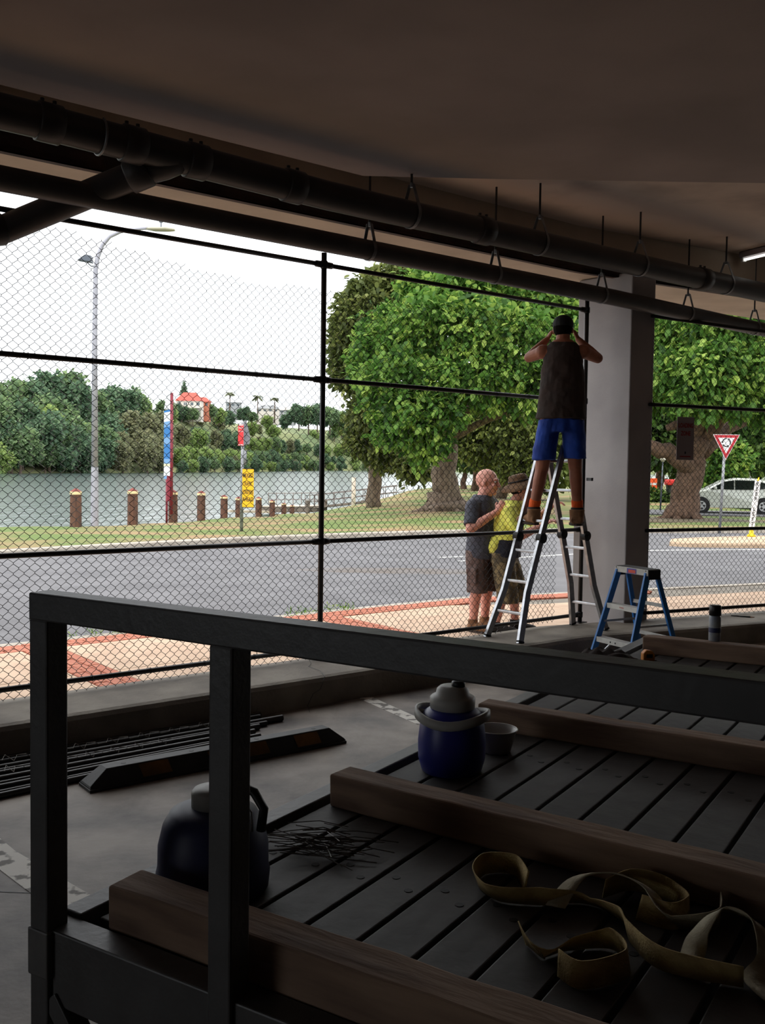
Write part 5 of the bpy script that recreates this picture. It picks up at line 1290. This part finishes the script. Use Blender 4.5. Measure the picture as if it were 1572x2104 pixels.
def palm(px, py_top, py_b, d, label, seed):
    b = at(px, py_b, d); h = (py_b - py_top) / 2000 * d
    t = thing('palm_tree', label, 'tree', tuple(b)); g2 = np.random.default_rng(seed)
    MB().tube([(0, 0, -8), (0.2, 0, h * 0.4), (0, 0, h * 0.72)], [0.5, 0.35, 0.3], 8).build('trunk', 'bark_grey', t, smooth=True)
    for i in range(15):
        a = i * 2.4 + g2.uniform(-0.2, 0.2); e = g2.uniform(-0.1, 1.1); L = h * 0.42
        mb = MB(); pts = []
        for k in range(6):
            s = k / 5; rr = L * s * math.cos(e * (1 - s * 0.4)); zz = h * 0.72 + L * (math.sin(e) * s - 0.75 * s * s)
            pts.append((rr * math.cos(a), rr * math.sin(a), zz))
        sd = np.array((-math.sin(a), math.cos(a), 0)); vs = []
        for k, p in enumerate(pts):
            w = L * 0.20 * math.sin(math.pi * min(1, (k + 0.6) / 5.4)) + 0.05
            vs += [np.array(p) - sd * w - (0, 0, w * 0.5), np.array(p), np.array(p) + sd * w - (0, 0, w * 0.5)]
        mb.add(vs, [(3 * k + j, 3 * k + 3 + j, 3 * k + 4 + j, 3 * k + 1 + j) for k in range(5) for j in range(2)])
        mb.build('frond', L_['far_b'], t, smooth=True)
    return t
palm(470, 800, 836, 640, 'lone palm on the ridge left of the palm clump', 1)
palm(527, 806, 842, 660, 'left palm of the pair above the pale ridge house', 2)
palm(562, 812, 844, 660, 'right palm of the pair above the pale ridge house', 3)

# ================================================================== RIVERSIDE THINGS
BO = [(155, 1088, 28.3, 1.1), (272, 1076, 30.9, 1.1), (355, 1071, 34.9, 1.1), (413, 1067, 38.6, 1.1), (460, 1065, 44.6, 1.05), (490, 1064, 47, 1.0), (531, 1061, 50, 0.98), (559, 1060, 56, 0.90), (583, 1058, 62, 0.75), (600, 1058, 66, 0.66)]
ordn = ['nearest and largest of the row, at the left', 'second from the left', 'third from the left, beside the banner pole', 'fourth from the left', 'fifth from the left', 'half hidden behind the yellow sign', 'just right of the yellow sign', 'third from the right end', 'second from the right end', 'farthest at the right end']
bproto = None
for i, (px, py, d, h) in enumerate(BO):
    p = at(px, py, d); z = min(gz(p[0], p[1]), p[2] + 0.1)
    s = 1.0
    lab = 'brown cream-banded river bollard, ' + ordn[i]
    if bproto is None:
        bproto = thing('bollard', lab, 'bollard', (p[0], p[1], z), 0.2, 'timber bollards along the river bank')
        MB().lathe([(0.165, -0.5), (0.165, 0.0), (0.162, 0.86), (0.15, 0.865), (0.15, 0.885), (0.162, 0.89), (0.162, 0.95)], 12).build('post', 'bollard_wood', bproto)
        MB().lathe([(0.168, 0.95), (0.170, 0.955), (0.170, 1.03), (0.168, 1.035)], 12).build('reflective_band', 'bollard_cream', bproto)
        MB().lathe([(0.160, 1.035), (0.150, 1.05), (0.02, 1.13)], 12).build('cap', 'bollard_cap', bproto)
        bproto.scale = (1, 1, 1)
    else:
        o = dup(bproto, (p[0], p[1], p[2]), 0.3 * i, lab); o.scale = (1, 1, h / 1.1)
# street lamp
p = at(194, 1076, 33.0); zl = gz(p[0], p[1])
sl2 = thing('street_lamp', 'tall grey street lamp with curved arm and floodlight on the river bank', 'street lamp', (p[0], p[1], zl))
def lz(py): return 1.72 + (950 - py) / 2000 * 33.0 - zl
arm = [(0, 0, 0)] + [(0, 0, lz(y)) for y in (900, 700, 560)]
MB().tube([(0, 0, -0.3), (0, 0, lz(960))], [0.14, 0.118], 14, cap=False).build('pole_base', 'pole_grey', sl2, smooth=True)
MB().tube([(0, 0, lz(965)), (0, 0, lz(700)), (0.03, 0, lz(560)), (0.10, 0, lz(533)), (0.25, 0, lz(510)), (0.50, 0, lz(492)), (0.85, 0, lz(482)), (1.25, 0, lz(477)), (1.78, 0, lz(474))], [0.115, 0.09, 0.08, 0.075, 0.07, 0.065, 0.06, 0.055, 0.05], 12).build('pole', 'pole_grey', sl2, smooth=True)
MB().loft([((1.74, 0, lz(475)), (0, 0.06, 0), (0, 0, 0.04)), ((2.0, 0, lz(476)), (0, 0.16, 0), (0, 0, 0.07)), ((2.4, 0, lz(476)), (0, 0.18, 0), (0, 0, 0.075)), ((2.68, 0, lz(477)), (0, 0.08, 0), (0, 0, 0.045))], 14).build('lamp_head', 'lamp_lens', sl2, smooth=True)
MB().box(2.22, 0, lz(462), 0.12, 0.1, 0.09).build('photocell', 'lamp_dark', sl2); MB().tube([(2.22, 0, lz(476)), (2.22, 0, lz(462))], 0.02, 6).build('photocell_stem', 'lamp_dark', sl2)
MB().extr([(-0.56, -0.02), (-0.30, 0.16), (-0.10, 0.14), (-0.08, -0.10), (-0.2, -0.07)], (0, 0, lz(540)), (1, 0, 0), (0, 0, 1), (0, 0.14, 0)).build('floodlight', 'lamp_dark', sl2, bevel=0.02)
MB().tube([(-0.25, 0, lz(545)), (-0.12, 0, lz(552)), (0.03, 0, lz(552))], 0.02, 6).build('bracket', 'lamp_dark', sl2)
# banner
p = at(345, 1071, 34.5); zb_ = gz(p[0], p[1]); kz = 34.5 / 2000
bn = thing('banner_flag', 'upright blue and white banner on a burgundy pole by the river', 'banner', (p[0], p[1], zb_))
def bz(py): return 1.72 + (952 - py) * kz - zb_
MB().tube([(0.115, 0, bz(1045) - 0.2), (0.115, 0, bz(808))], 0.055, 12).build('pole', 'burgundy', bn, smooth=True)
MB().tube([(-0.05, 0, -0.2), (-0.05, 0, bz(985))], 0.04, 10).build('side_pole', 'burgundy', bn, smooth=True)
MB().box(0.05, 0.0, bz(1030), 0.20, 0.05, 0.9).build('brace_plate', 'burgundy', bn, bevel=0.01)
MB().tube([(-0.05, 0.02, bz(1070)), (-0.03, 0.02, bz(985))], 0.006, 5).build('cord', 'banner_white', bn)
segs = [(811, 842, 'banner_white'), (842, 846, 'banner_blue'), (846, 865, 'banner_white'), (865, 876, 'banner_light'), (876, 897, 'banner_blue'), (897, 913, 'banner_light'), (913, 943, 'banner_blue'), (943, 953, 'banner_light'), (953, 958, 'banner_yellow'), (958, 978, 'banner_white'), (978, 984, 'banner_light')]
for y0, y1, m_ in segs:
    l0 = -0.16 + (0.10 if y0 < 815 else 0.0); sl_ = 0.05 if 840 < y0 < 880 else 0
    MB().add([(-0.165, 0.01, bz(y1) - sl_), (0.085, -0.01, bz(y1)), (0.085, -0.01, bz(y0)), (l0, 0.01, bz(y0) - sl_), (-0.165, 0.022, bz(y1) - sl_), (0.085, 0.002, bz(y1)), (0.085, 0.002, bz(y0)), (l0, 0.022, bz(y0) - sl_)], [(0, 1, 2, 3), (7, 6, 5, 4), (0, 4, 5, 1), (2, 6, 7, 3), (3, 7, 4, 0), (1, 5, 6, 2)]).build('banner_panel', m_, bn)
for y in (834, 865, 897, 933, 969): MB().tube([(0.06, -0.01, bz(y)), (0.19, -0.02, bz(y) + 0.01)], 0.014, 6).build('banner_clip', 'bollard_cream', bn)
# red and yellow signs on one post
p = at(496, 1094, 25.9); zs = gz(p[0], p[1]); k2 = 25.9 / 2000
def sz(py): return 1.72 + (954 - py) * k2 - zs
sgn = thing('road_sign', 'galvanised post carrying a small red sign above a tall yellow warning sign', 'sign', (p[0], p[1], zs))
MB().tube([(0, 0, -0.2), (0.02, 0, sz(868))], 0.045, 12).build('post', 'post_galv', sgn, smooth=True)
MB().tube([(0.07, 0.01, sz(955)), (0.085, 0.01, sz(925))], 0.045, 10).build('post_sleeve', 'post_galv', sgn, smooth=True)
MB().add([(0.06, 0.02, sz(868)), (0.10, 0.02, sz(862)), (0.21, 0.06, sz(898)), (0.19, 0.06, sz(912)), (0.06, 0.03, sz(915)), (0.06, 0.035, sz(868)), (0.10, 0.035, sz(862)), (0.21, 0.075, sz(898)), (0.19, 0.075, sz(912)), (0.06, 0.045, sz(915))], [(0, 1, 2, 3, 4), (9, 8, 7, 6, 5), (0, 5, 6, 1), (1, 6, 7, 2), (2, 7, 8, 3), (3, 8, 9, 4), (4, 9, 5, 0)]).build('sign_back', 'post_galv', sgn)
MB().box(-0.025, -0.06, sz(916), 0.145, 0.012, (916 - 873) * k2).build('red_panel', 'sign_red', sgn)
for y in (874, 914): MB().box(-0.025, -0.068, sz(y + 1), 0.12, 0.004, 0.02).build('white_edge', 'sign_white', sgn)
text('lettering', 'NO', 0.07, wmat(sgn) @ frame((-0.025, -0.068, sz(880)), (1, 0, 0), (0, 0, 1)), 'sign_white', sgn)
text('lettering', 'STOP', 0.05, wmat(sgn) @ frame((-0.025, -0.068, sz(887)), (1, 0, 0), (0, 0, 1)), 'sign_white', sgn)
MB().obox((0.178, -0.07, (sz(963) + sz(1042)) / 2), ((0.155, -0.03, 0), (0.001, 0.006, 0), (0, 0, 39.5 * k2))).build('yellow_panel', 'sign_yellow', sgn, bevel=0.004)
yf = nrm((0.155, -0.03, 0)); yn = np.array((yf[1], -yf[0], 0))
for t_, y in (('MIXED', 977), ('TRAFFIC', 994), ('CONDITIONS', 1011), ('AHEAD', 1026)):
    text('lettering', t_, 0.16, wmat(sgn) @ frame(np.array((0.178, -0.07, sz(y))) + yn * 0.0085, yf, (0, 0, 1)), 'sign_black', sgn, bold=0.003, xs=min(0.8, 2.9 / len(t_)))
for z in (sz(963), sz(1042)):
    MB().obox((0.178, -0.071, z), (yf * 0.157, yn * 0.008, (0, 0, 0.008))).build('sign_edge', 'sign_black', sgn)
# jetty: pontoon, gangway, mooring pole
jt = thing('jetty', 'floating pontoon with sloping railed gangway at the river edge', 'jetty', (*at(600, 1040, 80)[:2], -2.4))
def J(px, py, d): return at(px, py, d)
a, b = J(548, 1046, 82), J(652, 1046, 80)
MB().bar(a, b, 2.6, 0.45).build('pontoon', 'jetty_wood', jt, world=True); MB().bar(a + (0, 0, 0.26), b + (0, 0, 0.26), 2.7, 0.07).build('deck', 'jetty_pale', jt, world=True)
g0_, g1_ = J(636, 1044, 78), J(822, 1024, 74)
MB().bar(g0_, g1_, 1.4, 0.16).build('gangway', 'jetty_wood', jt, world=True)
gd = g1_ - g0_; gq = nrm(np.cross(gd, (0, 0, 1)))
for sgn_ in (-1, 1):
    for h in (0.5, 1.0): MB().tube([g0_ + gq * 0.65 * sgn_ + (0, 0, h), g1_ + gq * 0.65 * sgn_ + (0, 0, h)], 0.03, 6).build('gangway_rail', 'jetty_metal', jt, world=True)
    for i in range(10):
        q = g0_ + gd * i / 9 + gq * 0.65 * sgn_; MB().tube([q, q + (0, 0, 1.02)], 0.03, 6).build('baluster', 'jetty_metal', jt, world=True)
for i in range(7):
    q = a + (b - a) * i / 6 + (0, 1.1, 0.3); MB().tube([q, q + (0, 0, 1.05)], 0.035, 6).build('baluster', 'jetty_metal', jt, world=True)
for h in (0.75, 1.3): MB().tube([a + (0, 1.1, h), b + (0, 1.1, h)], 0.03, 6).build('pontoon_rail', 'jetty_metal', jt, world=True)
for px in (632, 668, 745):
    q = J(px, 1036, 77); MB().tube([q + (0, 0, -2.4), q + (0, 0, 0.3)], 0.17, 10).build('pile', 'jetty_wood', jt, world=True)
mp2 = at(726, 1052, 70)
tag(MB().tube([mp2 + (0, 0, -1.0), at(726, 981, 70)], [0.17, 0.15], 10).build('mooring_pole', 'jetty_pale', smooth=True), 'pale timber mooring pole beside the gangway', 'pole')
tag(MB().bar(at(468, 1050, 58), at(548, 1052, 60), 0.5, 0.14).build('ramp_walkway', 'jetty_pale'), 'low pale walkway beam behind the bollards at the boat ramp', 'walkway')

# ================================================================== RIGHT SIDE THINGS
p = at(1480, 1092, 29.2); zg_ = gz(p[0], p[1]); k3 = 29.2 / 2000
gw = thing('give_way_sign', 'triangular red and white give way sign with roundabout arrows on a grey pole', 'sign', (p[0], p[1], zg_))
def wz(py): return 1.72 + (967 - py) * k3 - zg_
MB().tube([(0, 0, -0.2), (0.10, 0.03, wz(905))], 0.042, 10).build('post', 'post_galv', gw, smooth=True)
def tri(s, y, cx=0.11, th=0.004, dz=0.0): 
    w = 26.5 * k3 * s; t0, t1_ = wz(893), wz(943); c = (t0 * 2 + t1_) / 3
    pts = [(-w, (t0 - c) * s), (w, (t0 - c) * s), (0, (t1_ - c) * s)]
    return MB().extr(pts, (cx, y, c), (1, 0, 0), (0, 0, 1), (0, th / 2, 0))
tri(1.04, -0.045).build('white_edge', 'sign_white', gw); tri(0.98, -0.050).build('red_border', 'sign_maroon', gw); tri(0.64, -0.055).build('white_field', 'sign_white', gw)
c = (wz(893) * 2 + wz(943)) / 3 + 0.015
for k in range(3):
    a0 = R(90 + 120 * k); pts = [(0.11 + 0.118 * math.cos(a0 + t), -0.060, c + 0.118 * math.sin(a0 + t)) for t in np.linspace(0, R(80), 9)]
    MB().tube(pts, 0.016, 6).build('arrow', 'sign_black', gw)
    e = np.array(pts[-1]); tg = np.array((-math.sin(a0 + R(80)), 0, math.cos(a0 + R(80)))); nr = np.array((math.cos(a0 + R(80)), 0, math.sin(a0 + R(80))))
    MB().add([e - nr * 0.036, e + nr * 0.036, e + tg * 0.05, e - nr * 0.036 + (0, 0.004, 0), e + nr * 0.036 + (0, 0.004, 0), e + tg * 0.05 + (0, 0.004, 0)], [(0, 1, 2), (5, 4, 3), (0, 3, 4, 1), (1, 4, 5, 2), (2, 5, 3, 0)]).build('arrow_head', 'sign_black', gw)
p = at(1546, 1108, 26.1); k4 = 26.1 / 2000
kl = thing('keep_left_marker', 'leaning white lane marker lettered in black on a yellow base on the island', 'sign', (p[0], p[1], -0.03))
def kz_(py): return 1.72 + (968.5 - py) * k4 + 0.03
lean = (1557.5 - 1547.5) * k4 / (kz_(985) - kz_(1085)) if False else 0.115
MB().lathe([(0.11, 0.0), (0.11, 0.04), (0.06, 0.08), (0.045, 0.22), (0.05, 0.25)], 14).build('yellow_base', 'bright_yellow', kl, smooth=True)
zt_, zb2 = kz_(987), 0.24
ax_ = nrm((0.13, 0, zt_ - zb2)); sx_ = nrm(np.cross(ax_, (0, 1, 0))) * -1
sx_ = nrm(np.array((ax_[2], 0, -ax_[0])))
c0 = np.array((0.0, 0, zb2)); c1 = c0 + ax_ * (zt_ - zb2)
MB().obox((c0 + c1) / 2, (sx_ * 0.078, (0, 0.012, 0), (c1 - c0) / 2)).build('white_blade', 'sign_white', kl, bevel=0.01)
for i, ch in enumerate('KEEP LEFT'):
    if ch == ' ': continue
    text('lettering', ch, 0.15, wmat(kl) @ frame(c1 + (c0 - c1) * (i + 0.7) / 9.4 + np.array((0, -0.0135, 0)), sx_, ax_), 'sign_black', kl, bold=0.003, xs=0.8)
MB().tube([c1, c1 + ax_ * 0.10 + (0.02, 0, 0)], [0.03, 0.012], 8).build('tip', 'bright_yellow', kl)
# parked car (side on, nose to the left)
ca = thing('car', 'silver hatchback parked side-on behind the leaning tree', 'car', (15.05, 42.3, -0.088), R(-10))
struct(MB().prism([(9.5, 40.6), (32, 36.8), (33, 41.5), (10, 45.2)], -0.4, -0.09).build('parking_lane', 'asphalt'))
struct(MB().ell((11.4, 35.9, -0.13), (2.9, 2.2, 0.06), nu=24, nv=6).build('bare_earth', 'mud', smooth=True))
side = [(-2.05, 0.42), (-2.12, 0.62), (-1.98, 0.80), (-1.30, 0.98), (-1.00, 1.04), (-0.35, 1.40), (0.25, 1.52), (1.00, 1.50), (1.60, 1.36), (1.95, 1.02), (2.05, 0.80), (2.04, 0.45), (1.75, 0.24), (-1.80, 0.24)]
cb = MB(); rings = []
for y, sc_, in ((-0.86, 0.93), (-0.80, 0.985), (-0.62, 1.0), (0.62, 1.0), (0.80, 0.985), (0.86, 0.93)):
    rings.append([(x * (0.985 if abs(y) > 0.7 else 1), (y * (1.0 if z < 1.0 else 1.0 - (z - 1.0) * 0.30)), 0.24 + (z - 0.24) * (sc_ if z > 0.9 else 1)) for x, z in side])
n_ = len(side)
cb.add([q for r_ in rings for q in r_], [(i * n_ + j, (i + 1) * n_ + j, (i + 1) * n_ + (j + 1) % n_, i * n_ + (j + 1) % n_) for i in range(5) for j in range(n_)] + [tuple(range(n_)), tuple(5 * n_ + j for j in range(n_ - 1, -1, -1))])
cb.build('body', 'car_silver', ca, bevel=0.02)
def glass(pts): 
    return MB().extr(pts, (0, -1.130, 0), (1, 0, 0), (0, 0.265, 1), (0, 0.012, 0)).build('window', 'car_glass', ca)
glass([(-0.92, 1.04), (-0.32, 1.36), (0.05, 1.42), (0.05, 1.02)]); glass([(0.10, 1.02), (0.10, 1.425), (0.90, 1.41), (0.95, 1.03)]); glass([(1.0, 1.03), (0.96, 1.40), (1.42, 1.28), (1.52, 1.10)])
for x in (-1.28, 1.28):
    for y in (-0.78, 0.78):
        w_ = MB().tube([(x, y - 0.10, 0.315), (x, y + 0.10, 0.315)], 0.315, 24).build('wheel', 'car_tyre', ca, bevel=0.02)
        s_ = -1 if y < 0 else 1
        MB().tube([(x, y + s_ * 0.095, 0.315), (x, y + s_ * 0.108, 0.315)], 0.205, 20).build('hub', 'car_rim', w_)
        for k in range(5):
            a = k * 2 * math.pi / 5; MB().tube([(x + 0.12 * math.cos(a), y + s_ * 0.106, 0.315 + 0.12 * math.sin(a)), (x + 0.12 * math.cos(a), y + s_ * 0.112, 0.315 + 0.12 * math.sin(a))], 0.045, 8).build('rim_opening', 'car_tyre', w_)
for x in (-1.28, 1.28): MB().tube([(x, -0.868, 0.325), (x, -0.80, 0.325)], 0.375, 24).build('wheel_arch', 'car_tyre', ca)
for x in (-0.1, 0.75): MB().box(x, -0.90, 0.80, 0.16, 0.03, 0.03).build('door_handle', 'car_silver', ca)
MB().box(-2.02, -0.66, 0.66, 0.16, 0.3, 0.14).build('headlight', 'sign_white', ca, bevel=0.03)
MB().box(-0.72, -0.92, 1.02, 0.12, 0.14, 0.12).build('mirror', 'car_silver', ca, bevel=0.03)
# white van behind it
vp = at(1515, 1002, 62); vn = thing('van', 'white van behind the silver car under the trees', 'van', (vp[0], vp[1], gz(vp[0], vp[1])))
MB().extr([(-1.9, 0.3), (-1.9, 0.9), (-1.4, 1.05), (-1.0, 1.75), (-0.7, 1.95), (2.2, 1.95), (2.3, 1.6), (2.3, 0.3)], (0, 0, 0), (1, 0, 0), (0, 0, 1), (0, 0.9, 0)).build('body', 'van_white', vn, bevel=0.06)
MB().extr([(-1.25, 1.1), (-0.9, 1.65), (0.0, 1.7), (0.0, 1.1)], (0, -0.9, 0), (1, 0, 0), (0, 0, 1), (0, 0.015, 0)).build('window', 'car_glass', vn)
for x in (-1.2, 1.5): MB().tube([(x, -0.92, 0.32), (x, -0.70, 0.32)], 0.32, 20).build('wheel', 'car_tyre', vn)
# second car at the frame edge
vp = at(1585, 1052, 46); v2 = thing('car', 'pale car with dark windscreen cut off by the right edge', 'car', (vp[0] + 1.2, vp[1] + 2.2, gz(vp[0], vp[1])), R(-10))
MB().extr([(-2.0, 0.3), (-2.05, 0.8), (-1.2, 1.0), (-0.5, 1.62), (1.2, 1.66), (1.9, 1.1), (2.0, 0.3)], (0, 0, 0), (1, 0, 0), (0, 0, 1), (0, 0.85, 0)).build('body', 'car_silver', v2, bevel=0.05)
MB().extr([(-1.05, 1.03), (-0.45, 1.54), (0.9, 1.56), (0.9, 1.03)], (0, -0.85, 0), (1, 0, 0), (0, 0, 1), (0, 0.012, 0)).build('window', 'car_glass', v2)
for x in (-1.25, 1.25): MB().tube([(x, -0.87, 0.32), (x, -0.66, 0.32)], 0.32, 20).build('wheel', 'car_tyre', v2)
# orange barriers, red-lidded bin, lamp post, distant bits
for px, w, lab in ((1334, 0.34, 'left orange barrier board beyond the column'), (1344, 0.30, 'right orange barrier board beyond the column')):
    q = at(px, 1020, 60); z_g = gz(q[0], q[1]); t = thing('barrier_board', lab, 'barrier', (q[0], q[1], z_g))
    MB().box(0, 0, 0.12, w, 0.10, 1.25).build('panel', 'orange_plastic', t, bevel=0.03); MB().box(0, 0, 0, w + 0.1, 0.35, 0.12).build('foot', 'rubber', t, bevel=0.02)
    MB().box(0, -0.055, 0.95, w * 0.8, 0.01, 0.14).build('reflector', 'sign_white', t)
q = at(1380, 1028, 56); t = thing('wheelie_bin', 'dark wheelie bin with a red lid beside the leaning trunk', 'bin', (q[0] - 0.05, q[1], gz(q[0], q[1])))
MB().loft([((0, 0, 0.05), (0.24, 0, 0), (0, 0.26, 0)), ((0, 0, 0.98), (0.31, 0, 0), (0, 0.35, 0))], 8).build('body', 'bin_dark', t); MB().box(0, 0, 0.98, 0.66, 0.74, 0.34).build('lid', 'bin_red', t, bevel=0.08)
for x in (-0.22, 0.22): MB().tube([(x - 0.03, 0.28, 0.12), (x + 0.03, 0.28, 0.12)], 0.12, 12).build('wheel', 'car_tyre', t)
q = at(1357, 1060, 44); t = thing('park_lamp', 'thin dark park lamp post between the column and the leaning trunk', 'lamp post', (q[0], q[1], gz(q[0], q[1])))
MB().tube([(0, 0, -0.1), (0.06, 0, 2.25)], [0.04, 0.03], 8).build('post', 'lamp_dark', t, smooth=True); MB().lathe([(0.05, 2.22), (0.13, 2.3), (0.13, 2.34), (0.03, 2.42)], 12, (0.06, 0, 0)).build('lamp_head', 'lamp_lens', t)
q = at(1447, 1012, 52); t = thing('wrapped_post', 'short post wrapped in blue plastic at the car bonnet', 'post', (q[0], q[1], gz(q[0], q[1])))
MB().tube([(0, 0, -0.1), (0, 0, 1.0)], 0.05, 8).build('post', 'post_galv', t); MB().cap((0, 0, 0.75), (0.02, 0, 1.1), 0.16, 0.12).build('wrap', 'tarp_blue', t, smooth=True)
q = at(1345, 975, 120); t = thing('boat', 'white moored boat with a short mast beyond the orange barriers', 'boat', (q[0], q[1], -2.45))
MB().loft([((-3.2, 0, 0.9), (0, 0.1, 0), (0, 0, 0.1)), ((-2, 0, 0.6), (0, 0.9, 0), (0, 0, 0.55)), ((1.5, 0, 0.6), (0, 1.1, 0), (0, 0, 0.6)), ((3, 0, 0.7), (0, 0.9, 0), (0, 0, 0.5))], 12).build('hull', 'van_white', t); MB().box(0.3, 0, 1.1, 2.6, 1.5, 1.1).build('cabin', 'van_white', t, bevel=0.1); MB().tube([(0, 0, 2), (0.1, 0, 4.4)], 0.06, 6).build('mast', 'pole_grey', t)

for (x, y), lab in (((-2.98, 9.62), 'tuft of green weeds growing along the kerb, left end'), ((-0.72, 11.45), 'small tuft of weeds at the kerb beside the fence post line')):
    t = thing('weed_tuft', lab, 'weeds', (x, y, -0.02))
    foliage('foliage', [((x + dx, y + dx * 0.85, 0.0), (0.09, 0.03, 0.02)) for dx in (-0.3, -0.1, 0.12, 0.3)], 220, 0.045, L_['big'], t, 41, 6, -0.8, aspect=0.25, hexa=False)
